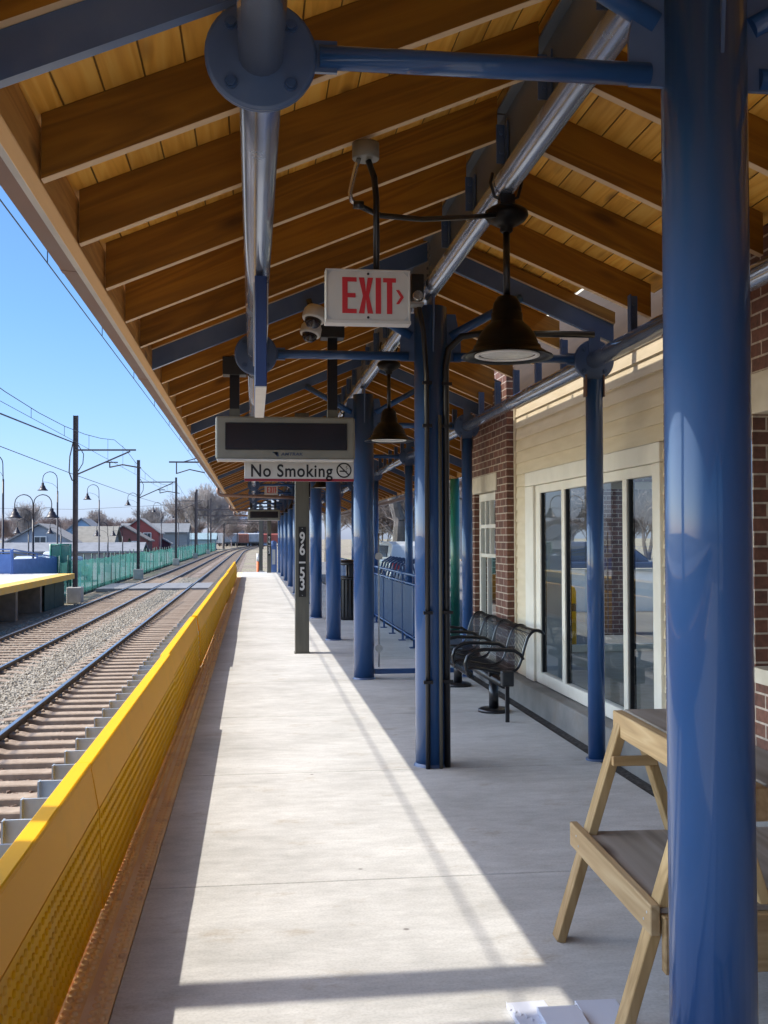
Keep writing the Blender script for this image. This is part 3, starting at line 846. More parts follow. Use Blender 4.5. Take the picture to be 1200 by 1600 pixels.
def flange(px, y):
    global fl0
    if fl0 is None:
        f = MB().lathe([(0.130, -0.012), (0.139, -0.009), (0.139, -0.0005)], (0, 0, 0), 36, 'y').lathe([(0.139, 0.0005), (0.139, 0.009), (0.130, 0.012)], (0, 0, 0), 36, 'y')
        fl0 = f.build('flange', steel_blue, can, loc=(px, y, PZ))
        for a in (45, 135, 225, 315):
            MB().lathe([(0.017, -0.016), (0.017, -0.012)], (0.104 * math.cos(R(a)), 0, 0.104 * math.sin(R(a))), 14, 'y').lathe([(0.013, -0.026), (0.013, -0.016)], (0.104 * math.cos(R(a)), 0, 0.104 * math.sin(R(a))), 6, 'y').build('bolt', bolt_m, fl0, loc=None)
            b_ = bpy.data.objects[-1] if False else None
        for c in kids(fl0):
            c.matrix_parent_inverse = Matrix.Identity(4)
    else:
        copy_tree(fl0, (px, y, PZ), parent=can)
# columns, braces, gussets, steel rafters
for k in range(-1, 11):
    y = FY[k]
    c = MB().tube([(CX, y, 0.0), (CX, y, 3.03)], 0.1095, 36)
    col = c.build('column', blue, can)
    MB().lathe([(0.122, 0.0), (0.116, 0.012), (0.1105, 0.02)], (CX, y, 0), 28, cap=False).build('base_ring', steel_blue, col)
    MB().prism([(CX - 0.006, 3.032), (CX + 0.006, 3.032), (CX + 0.006, 3.10), (CX - 0.006, 3.10)], y - 0.10, y + 0.10).build('saddle_plate', steel_blue, col)
    MB().prism([(y - 0.1115, 2.72), (y - 0.1115, 3.03), (y - 0.155, 3.09)], CX - 0.005, CX + 0.005, axis='x').build('fin_plate', steel_blue, col)
    for s in (-1, 1):
        g = MB().prism([(CX + s * 0.106, 2.672), (CX + s * 0.205, 2.672), (CX + s * 0.205, 2.80), (CX + s * 0.17, 2.99), (CX + s * 0.106, 2.99)], y - 0.007, y + 0.007)
        g.build('gusset', steel_blue, can, bevel=0.001)
        px = PL if s < 0 else PR
        MB().tube([(CX + s * 0.15, y, 2.705), (px - s * 0.145, y, 2.705)], 0.0295, 16).build('brace', blue, can)
        MB().box(min(px - s * 0.19, px - s * 0.125), max(px - s * 0.19, px - s * 0.125), y - 0.006, y + 0.006, 2.665, 2.745).build('brace_plate', steel_blue, can)
        xe = CX + s * 0.62
        MB().tube([(CX + s * 0.13, y, 2.84), (xe, y, zb(CX - 0.62, 'L') + 0.01)], 0.0295, 16).build('knee_brace', blue, can)
        flange(px, y)
        # steel channel rafter with its wood nailer
        x_e = -0.645 if s < 0 else (2.44 if y < 12 else 3.30)
        side = 'L' if s < 0 else 'R'
        hor = (CX - 0.02) - x_e if s < 0 else x_e - (CX + 0.02)
        q = MB()
        L = hor / CA
        dx, dn = 0.125 * SA, 0.125 * CA
        q.prism([(0, 0), (L, 0), (L + dx, dn), (dx, dn)], -0.004, 0.004)
        q.prism([(0, 0), (L, 0), (L + 0.003, 0.008), (0.003, 0.008)], -0.035 if s > 0 else 0.0045, -0.0045 if s > 0 else 0.035)
        q.prism([(dx, dn - 0.008), (L + dx, dn - 0.008), (L + dx, dn), (dx, dn)], -0.035 if s > 0 else 0.0045, -0.0045 if s > 0 else 0.035)
        o = q.build('steel_rafter', steel_blue)
        put(o, slope_matrix(side, x_e, y, zb(x_e, side) - 0.012))
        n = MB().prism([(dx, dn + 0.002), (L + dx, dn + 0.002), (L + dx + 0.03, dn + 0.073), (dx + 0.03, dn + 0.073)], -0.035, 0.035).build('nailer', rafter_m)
        put(n, slope_matrix(side, x_e, y, zb(x_e, side) - 0.012))
        # plate tying purlin flange to the rafter
        MB().box(px - 0.04, px + 0.04, y - 0.0215, y - 0.013, PZ + 0.05, zb(PL, 'L') + 0.02).build('tie_plate', steel_blue, can)
    # slim columns under the right purlin
    sc_ = MB().tube([(PR, y, 0.0), (PR, y, 2.565)], 0.0575, 24).build('slim_column', blue, can)
    MB().lathe([(0.075, 0.0), (0.075, 0.012)], (PR, y, 0), 20).build('base_plate', steel_blue, sc_)
    for q in (PR - 0.066, PR + 0.058): MB().box(q, q + 0.008, y - 0.03, y + 0.03, 2.45, 2.60).build('saddle_bracket', copper, sc_)
# downspouts crossing from the track side gutter to the columns
for k in (5, 8, 10):
    y = FY[k] + 0.15
    MB().tube([(-0.79, y, 2.63), (-0.79, y, 2.55), (-0.765, y, 2.50), (-0.70, y, 2.475), (0.4, y, 2.44), (CX - 0.0, y, 2.41)], 0.038, 10).build('downspout', copper, can)

# conduits strapped to the second column
cdu = thing('conduit_run', (CX, FY[1] - 0.16, 0), 'pair of black electrical conduits strapped to the column beside the exit sign', 'conduit')
yv = FY[1] - 0.118
MB().tube([(1.128, yv - 0.006, 0.0), (1.128, yv - 0.006, 2.55), (1.10, yv - 0.05, 2.85), (1.06, yv - 0.06, 3.05), (1.05, yv - 0.06, 3.2)], 0.016, 10).build('conduit', black, cdu)
MB().tube([(1.262, yv + 0.035, 0.0), (1.262, yv + 0.035, 2.62), (1.28, yv + 0.02, 2.74), (1.36, yv - 0.005, 2.82), (1.50, yv - 0.01, 2.845), (2.26, yv - 0.01, 2.85)], 0.022, 12).build('conduit', black, cdu)
MB().tube([(1.215, yv - 0.002, 0.0), (1.215, yv - 0.002, 2.30)], 0.012, 8).build('conduit', olive, cdu)
for z in (0.55, 1.0, 2.22, 2.5):
    MB().box(1.10, 1.16, yv - 0.026, yv + 0.006, z, z + 0.02).box(1.232, 1.30, yv + 0.008, yv + 0.02, z, z + 0.02).build('strap', black, cdu)
jb = thing('junction_box', (1.06, FY[1] - 0.20, 3.10), 'small black junction box high on the column at the right edge of the exit sign', 'junction box')
MB().box(1.015, 1.095, FY[1] - 0.23, FY[1] - 0.15, 3.04, 3.20).build('box', blackplastic, jb, bevel=0.004)
MB().lathe([(0.03, -0.03), (0.034, 0.0), (0.03, 0.03)], (1.05, FY[1] - 0.255, 3.05), 14, 'y').build('conduit_fitting', chrome, jb)
MB().box(1.0, 1.09, FY[1] - 0.27, FY[1] - 0.16, 2.995, 3.01).build('bracket', galv, jb)

# ------------------------------------------------------------------ pendant lamps along the ridge
def pendant(y):
    t = thing('pendant_lamp', (CX, y, 2.33), 'large black bell shaped pendant lamp hanging right of the exit sign', 'lamp', 'bell lamps hung along the canopy ridge')
    MB().lathe([(0.072, 3.04), (0.10, 3.02), (0.103, 3.00), (0.085, 2.975), (0.05, 2.955), (0.03, 2.945), (0.03, 2.93), (0.02, 2.92)], (CX, y, 0), 28).build('ceiling_canopy', bronze, t)
    cl = MB().tube([(CX - 0.065, y, 3.20), (CX - 0.075, y, 3.155), (CX - 0.055, y, 3.09), (CX, y, 3.065), (CX + 0.055, y, 3.09), (CX + 0.075, y, 3.155), (CX + 0.065, y, 3.20)], 0.008, 8)
    cl.box(CX - 0.035, CX + 0.035, y - 0.03, y + 0.03, 3.03, 3.095)
    cl.build('pipe_clamp', black, t)
    MB().tube([(CX, y, 2.945), (CX, y, 2.61)], 0.0165, 14).build('stem', black, t)
    sh = MB().lathe([(0.025, 2.625), (0.045, 2.618), (0.062, 2.59), (0.068, 2.555), (0.068, 2.545), (0.073, 2.54), (0.073, 2.505), (0.080, 2.498), (0.105, 2.475), (0.128, 2.445), (0.142, 2.41), (0.146, 2.392), (0.155, 2.39), (0.157, 2.375), (0.165, 2.37), (0.195, 2.350), (0.212, 2.342), (0.213, 2.336), (0.195, 2.340), (0.155, 2.352), (0.150, 2.37), (0.13, 2.40), (0.10, 2.44)], (CX, y, 0), 44)
    s = sh.build('shade', bronze, t)
    MB().lathe([(0.151, 2.348), (0.151, 2.342), (0.135, 2.341), (0.132, 2.348)], (CX, y, 0), 40, cap=False).build('lens_ring', white_p, s)
    MB().lathe([(0.131, 2.352), (0.12, 2.347), (0.0, 2.343)], (CX, y, 0), 36).build('lens', mat('lamp_lens', (0.62, 0.62, 0.58), (0.75, 0.75, 0.71), 60, (1, 1, 1), rough=0.25) if 'lamp_lens' not in MAT else MAT['lamp_lens'], s)
    return t
lamp0 = pendant(4.79)
for k in range(1, 10):
    copy_tree(lamp0, (CX, 4.79 + 4.3 * k, 2.33), label=['', 'second pendant bell lamp along the ridge, seen between two columns', 'third pendant bell lamp along the ridge', 'fourth pendant bell lamp along the ridge', 'fifth pendant bell lamp along the ridge', 'sixth pendant bell lamp along the ridge', 'seventh pendant bell lamp along the ridge', 'eighth pendant bell lamp along the ridge', 'ninth pendant bell lamp along the ridge', 'last pendant bell lamp at the far end of the ridge'][k])

# ------------------------------------------------------------------ exit signs
def stroke_text_exit(cx, y, z0, h, w_unit):
    m = MB()
    s = 0.20 * h
    def bx(x0, x1, za, zb_): m.box(x0, x1, y - 0.002, y, za, zb_)
    x = cx
    wE = 0.40 * h
    bx(x, x + s * 0.75, z0, z0 + h); bx(x + s * 0.75, x + wE, z0, z0 + 0.12 * h); bx(x + s * 0.75, x + wE, z0 + 0.88 * h, z0 + h); bx(x + s * 0.75, x + wE * 0.92, z0 + 0.44 * h, z0 + 0.56 * h)
    x += wE + 0.06 * h
    wX = 0.40 * h; q = 0.155 * h
    m.prism([(x, z0), (x + q, z0), (x + wX / 2, z0 + 0.40 * h), (x + wX - q, z0), (x + wX, z0), (x + wX / 2 + q * 0.55, z0 + 0.5 * h), (x + wX, z0 + h), (x + wX - q, z0 + h), (x + wX / 2, z0 + 0.60 * h), (x + q, z0 + h), (x, z0 + h), (x + wX / 2 - q * 0.55, z0 + 0.5 * h)], y - 0.002, y)
    x += wX + 0.07 * h
    bx(x, x + s * 0.75, z0, z0 + h); x += s * 0.75 + 0.06 * h
    wT = 0.36 * h
    bx(x, x + wT, z0 + 0.88 * h, z0 + h); bx(x + wT / 2 - s * 0.37, x + wT / 2 + s * 0.37, z0, z0 + 0.88 * h)
    return m, x + wT
def exit_sign(x0, x1, y, z0, z1, label):
    t = thing('exit_sign', ((x0 + x1) / 2, y, z0), label, 'exit sign', None)
    MB().box(x0 + 0.004, x1 - 0.004, y, y + 0.05, z0 + 0.012, z1 - 0.004).build('housing', case_m, t, bevel=0.004)
    fr = MB().box(x0, x1, y - 0.006, y + 0.054, z1 - 0.008, z1).box(x0, x0 + 0.008, y - 0.006, y + 0.054, z0 + 0.014, z1 - 0.008).box(x1 - 0.008, x1, y - 0.006, y + 0.054, z0 + 0.014, z1 - 0.008).box(x0 - 0.002, x1 + 0.002, y - 0.010, y + 0.058, z0, z0 + 0.014)
    fr.build('frame', signwhite, t, bevel=0.002)
    fa = MB().box(x0 + 0.0085, x1 - 0.0085, y - 0.004, y - 0.0005, z0 + 0.0145, z1 - 0.0085).build('face', signwhite, t)
    cn = MB()
    w = 0.018
    for cx, sx in ((x0 + 0.0085, 1), (x1 - 0.0085, -1)):
        for cz, sz in ((z0 + 0.0145, 1), (z1 - 0.0085, -1)):
            cn.prism([(cx, cz), (cx + sx * w, cz), (cx, cz + sz * w)], y - 0.0055, y - 0.0042)
    cn.build('corner', galv, t)
    W = x1 - x0; hh = (z1 - z0)
    lt, xe = stroke_text_exit(x0 + W * 0.195, y - 0.0045, z0 + hh * 0.185, hh * 0.66, 1)
    lt.build('lettering', red_m, t)
    ax, az, ah = x0 + W * 0.83, z0 + hh * 0.50, hh * 0.13
    ar = MB().prism([(ax, az + ah), (ax + 0.012, az + ah), (ax + 0.030, az), (ax + 0.012, az - ah), (ax, az - ah), (ax + 0.017, az)], y - 0.0065, y - 0.0045)
    ar.build('arrow', red_m, t)
    for zz in (z1 - 0.018, z0 + 0.024):
        MB().lathe([(0.005, y - 0.007), (0.005, y - 0.004)], ((x0 + x1) / 2, 0, zz), 10, 'y').build('screw', black, t)
    return t
ex = exit_sign(0.276, 0.604, 4.02, 2.322, 2.532, 'white sign reading EXIT in red with an arrow, on a black stem')
MB().tube([(0.445, 4.045, 2.965), (0.468, 4.045, 2.90), (0.476, 4.045, 2.82), (0.476, 4.045, 2.53)], 0.0125, 12).build('hanging_stem', black, ex)
exb = thing('ceiling_box', (0.43, 4.045, 2.97), 'round grey conduit box under the rafter above the exit sign', 'conduit box')
MB().lathe([(0.050, 2.968), (0.053, 2.972), (0.053, 3.03)], (0.435, 4.045, 0), 24).build('housing', case_m, exb)
MB().tube([(0.41, 4.035, 2.975), (0.395, 4.03, 2.93), (0.372, 4.03, 2.83), (0.378, 4.03, 2.80), (0.405, 4.035, 2.785)], 0.009, 10).build('conduit', chrome, exb)
MB().tube([(0.400, 4.035, 2.787), (0.50, 4.12, 2.775), (0.70, 4.33, 2.83), (0.95, 4.57, 2.92), (1.13, 4.76, 2.995)], 0.0115, 10).build('cable', black, exb)
MB().lathe([(0.016, -0.02), (0.016, 0.02)], (0.405, 4.035, 2.787), 10, 'x').build('coupling', black, exb)
ex2 = exit_sign(0.30, 0.64, 27.5, 2.62, 2.86, 'small distant white sign reading EXIT in red under the far canopy')
MB().tube([(0.47, 27.53, 3.08), (0.47, 27.53, 2.86)], 0.0125, 8).build('hanging_stem', black, ex2)

# ------------------------------------------------------------------ dome cameras
def dome_cam(x, y, z, top, label):
    t = thing('dome_camera', (x, y, z), label, 'security camera', None)
    MB().lathe([(0.03, 0.085), (0.06, 0.075), (0.074, 0.05), (0.076, 0.0), (0.070, -0.012)], (0, 0, 0), 28).build('housing', signwhite, t, loc=None)
    MB().lathe([(0.056, -0.012), (0.052, -0.032), (0.036, -0.053), (0.0, -0.062)], (0, 0, 0), 24).build('dome', screen_m, t)
    for c in kids(t): c.matrix_parent_inverse = Matrix.Identity(4)
    t.rotation_euler = (R(-12), R(14), 0)
    MB().tube([(x - 0.01, y + 0.01, z + 0.06), (x - 0.03, y + 0.03, top)], 0.02, 10).build('mount', black, t)
    return t
dome_cam(0.387, 6.74, 2.905, 3.03, 'white dome camera just left of the exit sign, upper of the two')
dome_cam(0.405, 7.50, 2.955, 3.05, 'white dome camera behind and below the one beside the exit sign')

# ------------------------------------------------------------------ blade sign under the left purlin
bl = thing('blade_sign', (0.034, 5.2, 2.0), 'narrow blue sign seen edge on below the pipe, its underside white', 'hanging sign')
MB().box(0.008, 0.060, 4.55, 5.70, 2.152, 2.63).build('panel', mat('sign_navy', (0.022, 0.05, 0.17), (0.028, 0.06, 0.19), 6, rough=0.4), bl, bevel=0.003)
MB().box(0.010, 0.058, 4.552, 5.698, 2.146, 2.1515).build('underside', white_p, bl)
MB().box(0.0605, 0.066, 4.565, 5.68, 2.42, 2.60).box(0.002, 0.0075, 4.565, 5.68, 2.42, 2.60).build('face_plate', signwhite, bl)
MB().box(0.024, 0.044, 4.75, 4.80, 2.631, 2.66).box(0.024, 0.044, 5.6, 5.65, 2.631, 2.66).build('hanger', steel_blue, bl)

# ------------------------------------------------------------------ passenger information displays
def emblem(m, x, y, z, s):
    """swept arrow mark built of three slanted bars"""
    for k in range(3):
        m.prism([(x + k * 0.30 * s, z + 0.5 * s), (x + 1.05 * s + k * 0.16 * s, z + 0.5 * s - k * 0.02 * s), (x + 1.0 * s + k * 0.22 * s, z + (0.22 - 0.3 * k) * s), (x + 0.55 * s + k * 0.22 * s, z + (0.20 - 0.3 * k) * s)], y - 0.0015, y)
    return m
def display(x0, x1, y, z0, z1, label, hang):
    t = thing('information_display', ((x0 + x1) / 2, y, z0), label, 'display', None)
    W, Hh = x1 - x0, z1 - z0
    MB().box(x0, x1, y, y + 0.14, z0, z1).build('case', case_m, t, bevel=0.018, segs=3)
    MB().box(x0 + 0.01, x1 - 0.01, y - 0.012, y + 0.10, z0 - 0.012, z0 + 0.004).build('lower_lip', signwhite, t, bevel=0.004)
    fx0, fx1, fz0, fz1 = x0 + 0.075 * W, x0 + 0.935 * W, z0 + 0.24 * Hh, z0 + 0.83 * Hh
    MB().box(fx0, fx1, y - 0.004, y + 0.01, fz0, fz1).build('screen', screen_m, t)
    MB().box(fx0 - 0.005, fx1 + 0.005, y - 0.007, y + 0.01, fz1, fz1 + 0.006).box(fx0 - 0.005, fx1 + 0.005, y - 0.007, y + 0.01, fz0 - 0.006, fz0).box(fx0 - 0.006, fx0, y - 0.007, y + 0.01, fz0, fz1).box(fx1, fx1 + 0.006, y - 0.007, y + 0.01, fz0, fz1).build('screen_bezel', ink, t)
    zt = z0 + 0.125 * Hh
    emblem(MB(), x0 + 0.40 * W, y - 0.0008, zt - 0.002, 0.034 * W).build('emblem', mat('emblem_navy', (0.03, 0.05, 0.10), rough=0.5) if 'emblem_navy' not in MAT else MAT['emblem_navy'], t)
    text('lettering', 'AMTRAK', 0.030 * W, MAT['emblem_navy'], t, (x0 + 0.543 * W, y - 0.0012, zt), 0.0007, 0.0006, 1.25, 0.15, spacing=1.05)
    for hx, ht in hang:
        MB().box(hx - 0.035, hx + 0.035, y + 0.03, y + 0.10, z1 + 0.0, ht - 0.13).build('hanger_post', black, t)
        MB().box(hx - 0.037, hx + 0.037, y + 0.028, y + 0.102, z1 + 0.0, z1 + 0.055).build('post_sleeve', olive, t)
        MB().box(hx - 0.085, hx + 0.085, y + 0.0, y + 0.14, ht - 0.13, ht).build('hanger_box', blackplastic, t, bevel=0.004)
    return t
display(-0.265, 0.735, 7.60, 2.062, 2.372, 'grey framed message display hung on two black posts above the No Smoking sign', [(-0.13, 2.80), (0.575, 3.08)])
display(-0.155, 0.845, 33.3, 2.06, 2.38, 'small distant grey message display further down the platform', [(-0.05, 2.85), (0.70, 3.15)])

# ------------------------------------------------------------------ sign post with No Smoking board and platform numbers
def sign_post(x, y, label, board):
    t = thing('sign_post', (x, y, 0), label, 'sign post', None)
    MB().box(x - 0.09, x + 0.09, y - 0.09, y + 0.09, 0.0, 3.13).build('post', olive, t, bevel=0.008, segs=2)
    MB().box(x - 0.10, x + 0.10, y - 0.10, y + 0.10, 0.0, 0.012).build('base_plate', olive, t)
    yf = y - 0.0905
    pt = MB().box(x - 0.047, x + 0.049, yf - 0.006, yf, 0.735, 1.645).build('number_plate', ink, t)
    for k, ch in enumerate('96\u201353'):
        pass
    text('numerals', '9\n6\n\u2013\n5\n3', 0.205, signwhite, pt, (x + 0.001, yf - 0.007, 1.19), 0.001, 0.0045, 0.72, line=0.74)
    for zz in (0.755, 1.622):
        MB().lathe([(0.005, yf - 0.0075), (0.005, yf - 0.006)], (x, 0, zz), 8, 'y').build('screw', galv, pt)
    return t
sp = sign_post(0.636, 13.84, 'square olive post with the vertical white numbers 96-53 on a black strip', True)
ns = thing('no_smoking_sign', (0.34, 7.78, 1.92), 'white No Smoking sign with a maroon stripe, hung under the message display', 'sign')
yb = 7.78
bd = MB().box(-0.061, 0.740, yb - 0.010, yb, 1.914, 2.068).build('board', signwhite, ns, bevel=0.002)
MB().box(-0.0605, 0.7395, yb - 0.0125, yb - 0.0105, 1.9145, 1.934).build('stripe', maroon_m, bd)
text('lettering', 'No Smoking', 0.128, ink, bd, (0.282, yb - 0.0115, 1.988), 0.001, 0.0022, 0.86, spacing=1.1)
sx, sz = 0.668, 1.998
ring = MB().lathe([(0.056, yb - 0.0125), (0.056, yb - 0.0105), (0.0465, yb - 0.0105), (0.0465, yb - 0.0125), (0.056, yb - 0.0125)], (sx, 0, sz), 40, 'y', cap=False)
ring.bar((sx - 0.036, yb - 0.0130, sz + 0.036), (sx + 0.036, yb - 0.0130, sz - 0.036), 0.009, 0.002, up=(0, 1, 0))
ring.box(sx - 0.032, sx + 0.014, yb - 0.0118, yb - 0.0106, sz - 0.012, sz - 0.002)
ring.box(sx + 0.018, sx + 0.023, yb - 0.0118, yb - 0.0106, sz - 0.012, sz - 0.002)
ring.tube([(sx + 0.016, yb - 0.0115, sz + 0.006), (sx + 0.026, yb - 0.0115, sz + 0.014), (sx + 0.014, yb - 0.0115, sz + 0.022), (sx + 0.026, yb - 0.0115, sz + 0.034)], 0.0024, 6)
ring.build('no_smoking_symbol', ink, bd)
for hx in (0.10, 0.58): MB().box(hx - 0.012, hx + 0.012, yb + 0.001, yb + 0.012, 1.95, 2.10).build('hanger_strap', galv, ns)
sign_post(0.70, 45.9, 'small distant olive post with a white number strip beside the blue call point', False)
MB().box(0.30, 0.48, 51.9, 52.1, -0.1, 3.1).build('steel_post', olive, None, label='plain dark steel post just past the end of the platform', category='post')
MB().box(0.22, 0.56, 51.82, 52.18, -1.34, -0.102).build('post_footing', blockc, None, label='concrete footing under the dark post past the platform end', category='footing')

# ------------------------------------------------------------------ station building on the right
BX, SX = 2.49, 2.58                     # brick face and siding face
bd_ = thing('station_building', (BX, 8, 0), 'brick and cream clapboard station building along the platform with large glass panels', 'building')
def part(mb, name, m, **k): return mb.build(name, m, bd_, **k)
# brick to the right of the glazing, with a window opening, and to the left with a tall narrow window
part(MB().box(BX, 2.88, 5.02, 6.178, 0.175, 3.4), 'brick_wall', brick)
part(MB().box(BX, 2.88, 3.70, 5.017, 0.175, 0.85), 'brick_wall', brick)
part(MB().box(BX, 2.88, 3.70, 5.017, 2.318, 3.4), 'brick_wall', brick)
part(MB().box(BX, 2.88, -3.0, 3.697, 0.175, 3.4), 'brick_wall', brick)
part(MB().box(BX - 0.012, 2.70, 3.62, 5.0165, 2.112, 2.314), 'lintel', lintel_m, bevel=0.004)
part(MB().box(BX - 0.03, 2.70, 3.66, 5.0165, 0.78, 0.853), 'window_sill', lintel_m)
wf = part(MB().box(2.72, 2.78, 3.703, 3.79, 0.855, 2.11).box(2.72, 2.78, 4.93, 5.014, 0.855, 2.11).box(2.722, 2.778, 3.79, 4.93, 0.855, 0.93).box(2.722, 2.778, 3.79, 4.93, 2.03, 2.11), 'window', frame_m)
MB().box(2.748, 2.754, 3.79, 4.93, 0.93, 2.03).build('pane', glass, wf)
YB0, YB1 = 10.19, 12.02
part(MB().box(BX, 2.88, 10.703, YB1, 2.168, 3.4), 'brick_wall', brick)
part(MB().box(BX, 2.88, YB0, 10.70, 0.175, 3.4), 'brick_wall', brick)
part(MB().box(BX, 2.88, 11.735, YB1, 0.175, 1.982), 'brick_wall', brick)
part(MB().box(BX - 0.012, 2.68, 10.62, YB1 - 0.02, 1.985, 2.165), 'lintel', lintel_m, bevel=0.004)
w2 = MB().box(2.545, 2.605, 10.703, 10.76, 0.175, 1.98).box(2.545, 2.605, 11.66, 11.732, 0.175, 1.98).box(2.547, 2.603, 10.76, 11.66, 0.175, 0.27).box(2.547, 2.603, 10.76, 11.66, 1.90, 1.98)
for z in (1.60, 1.28): w2.box(2.549, 2.601, 10.76, 11.66, z, z + 0.04)
for y in (11.20, 11.43): w2.box(2.550, 2.600, y, y + 0.032, 1.32, 1.60)
for y in (11.20, 11.43): w2.box(2.550, 2.600, y, y + 0.032, 1.64, 1.90)
w2.box(2.550, 2.600, 11.33, 11.365, 0.27, 1.28)
wi = part(w2, 'window', frame_m)
MB().box(2.572, 2.577, 10.76, 11.66, 0.27, 1.90).build('pane', glass, wi)
# lapped siding between the brick piers
sd = MB()
def lap(y0, y1, z0, z1, n):
    st = (z1 - z0) / n
    for k in range(n):
        z = z0 + k * st
        sd.prism([(SX - 0.012, z), (SX, z), (SX + 0.012, z + st + 0.006), (SX + 0.002, z + st + 0.006)], y0, y1)
lap(6.18, 10.187, 2.108, 3.02, 8)
lap(6.18, 10.187, 3.026, 3.70, 6)
lap(6.18, 6.403, 0.18, 2.104, 17)
lap(9.735, 10.187, 0.18, 2.104, 17)
part(sd, 'siding', siding_m)
part(MB().box(SX + 0.02, 2.80, 6.182, 10.185, 2.11, 3.7).box(SX + 0.02, 2.80, 9.74, 10.185, 0.18, 2.105), 'siding_backing', interior_m)
part(MB().box(SX - 0.030, SX - 0.004, 6.185, 10.14, 2.80, 3.42), 'frieze_board', mat('dark_stained_board', (0.05, 0.028, 0.012), (0.07, 0.04, 0.018), 3, (6, 0.5, 6), rough=0.7))
part(MB().box(SX - 0.022, SX + 0.05, 10.145, 10.1865, 0.18, 3.0), 'corner_trim', siding_m)
# sliding glazed panels in a pale frame
gf = MB()
gf.box(SX - 0.03, SX + 0.06, 6.405, 9.73, 1.975, 2.103)                       # head casing
gf.box(SX - 0.03, SX + 0.06, 9.45, 9.73, 0.18, 1.972)                         # left casing
gf.box(SX - 0.03, SX + 0.06, 6.405, 6.53, 0.18, 1.972)                        # right casing
casing = part(gf, 'window_casing', frame_m, bevel=0.004)
sash = MB().box(SX - 0.005, SX + 0.055, 6.53, 9.45, 1.90, 1.972).box(SX - 0.005, SX + 0.055, 6.53, 9.45, 0.182, 0.285)
for y in (9.30, 8.55, 7.82, 7.07, 6.53):
    sash.box(SX - 0.004, SX + 0.054, y, y + (0.15 if y == 9.30 else 0.085 if y != 6.53 else 0.05), 0.285, 1.90)
sash.build('sash', frame_m, casing, bevel=0.003)
gk = MB()
for y in (9.285, 8.53, 7.80, 7.05): gk.box(SX + 0.008, SX + 0.05, y, y + 0.016, 0.285, 1.90)
gk.build('gasket', ink, casing)
for a, b_ in ((8.64, 9.29), (7.91, 8.54), (7.16, 7.81), (6.58, 7.06)):
    MB().box(SX + 0.022, SX + 0.028, a, b_, 0.286, 1.899).build('pane', glass, casing)
# ledge, floor, room inside, end wall with a glazed opening
part(MB().box(2.445, 2.9, -3.0, YB1, -1.3, 0.172), 'foundation', foundation_m, bevel=0.008)
part(MB().box(2.902, 5.9, -3.0, YB1, -1.3, 0.165), 'floor', lintel_m)
part(MB().box(2.885, 5.9, -3.0, YB1, 2.65, 2.72), 'ceiling', interior_m)
part(MB().box(5.9, 6.05, -3.0, 4.0, -1.3, 3.0), 'rear_wall', interior_m)
for y in (4.003, 6.6, 9.2): part(MB().box(5.9, 6.05, y, y + 0.12, 0.17, 2.648), 'rear_mullion', frame_m)
part(MB().box(5.9, 6.05, 4.125, YB1, -1.3, 0.4), 'rear_sill', interior_m)
part(MB().box(2.72, 2.87, 9.62, 10.15, 0.173, 2.64), 'inner_wall', white_p)
part(MB().box(2.885, 5.89, 2.2, 2.3, 0.17, 2.648), 'partition', interior_m)
part(MB().box(2.885, 3.02, YB1 - 0.2, YB1, 0.17, 3.0), 'end_wall', brick)
part(MB().box(5.85, 6.05, YB1 - 0.2, YB1, 0.405, 3.0), 'end_wall', brick)
part(MB().box(3.023, 5.847, YB1 - 0.2, YB1, 2.15, 2.645), 'end_lintel', brick)
eo = MB().box(3.025, 3.09, YB1 - 0.13, YB1 - 0.07, 0.17, 2.14).box(5.78, 5.845, YB1 - 0.13, YB1 - 0.07, 0.17, 2.14).box(3.09, 5.78, YB1 - 0.128, YB1 - 0.072, 2.06, 2.14).box(3.09, 5.78, YB1 - 0.128, YB1 - 0.072, 0.17, 0.25).box(3.95, 4.02, YB1 - 0.127, YB1 - 0.073, 0.25, 2.06)
eo = part(eo, 'window', frame_m)
MB().box(3.09, 3.95, YB1 - 0.104, YB1 - 0.098, 0.25, 2.06).build('pane', clear, eo)
MB().box(4.02, 5.78, YB1 - 0.104, YB1 - 0.098, 0.25, 2.06).build('pane', clear, eo)
part(MB().box(2.90, 6.3, -3.0, YB1 + 0.15, 3.03, 3.16), 'roof', shingle)
# grit filled gap between platform and foundation
MB().box(2.302, 2.443, -3.0, YB1, -0.16, -0.035).build('gravel_gap', mat('dark_grit', (0.03, 0.028, 0.026), (0.10, 0.09, 0.08), 35, rough=1.0, bump=0.6, bscale=60), kind='structure')

# ------------------------------------------------------------------ bench
be = thing('platform_bench', (2.05, 9.7, 0), 'black metal strap bench with four scrolled seats and loop arms by the windows', 'bench')
prof = [(-.235, .335), (-.275, .350), (-.290, .385), (-.265, .412), (-.20, .415), (-.10, .392), (0.0, .372), (.08, .375), (.135, .405), (.165, .46), (.185, .53), (.205, .60), (.23, .665), (.262, .705), (.305, .722), (.345, .708), (.365, .685)]
def resample(p, n):
    p = [Vector((a, b)) for a, b in p]
    out = []
    m = len(p)
    for i in range(n):
        t = i / (n - 1) * (m - 1); k = min(int(t), m - 2); f = t - k
        p0, p1, p2, p3 = p[max(k - 1, 0)], p[k], p[k + 1], p[min(k + 2, m - 1)]
        out.append(0.5 * ((2 * p1) + (-p0 + p2) * f + (2 * p0 - 5 * p1 + 4 * p2 - p3) * f * f + (-p0 + 3 * p1 - 3 * p2 + p3) * f ** 3))
    return out
pr_ = resample(prof, 40)
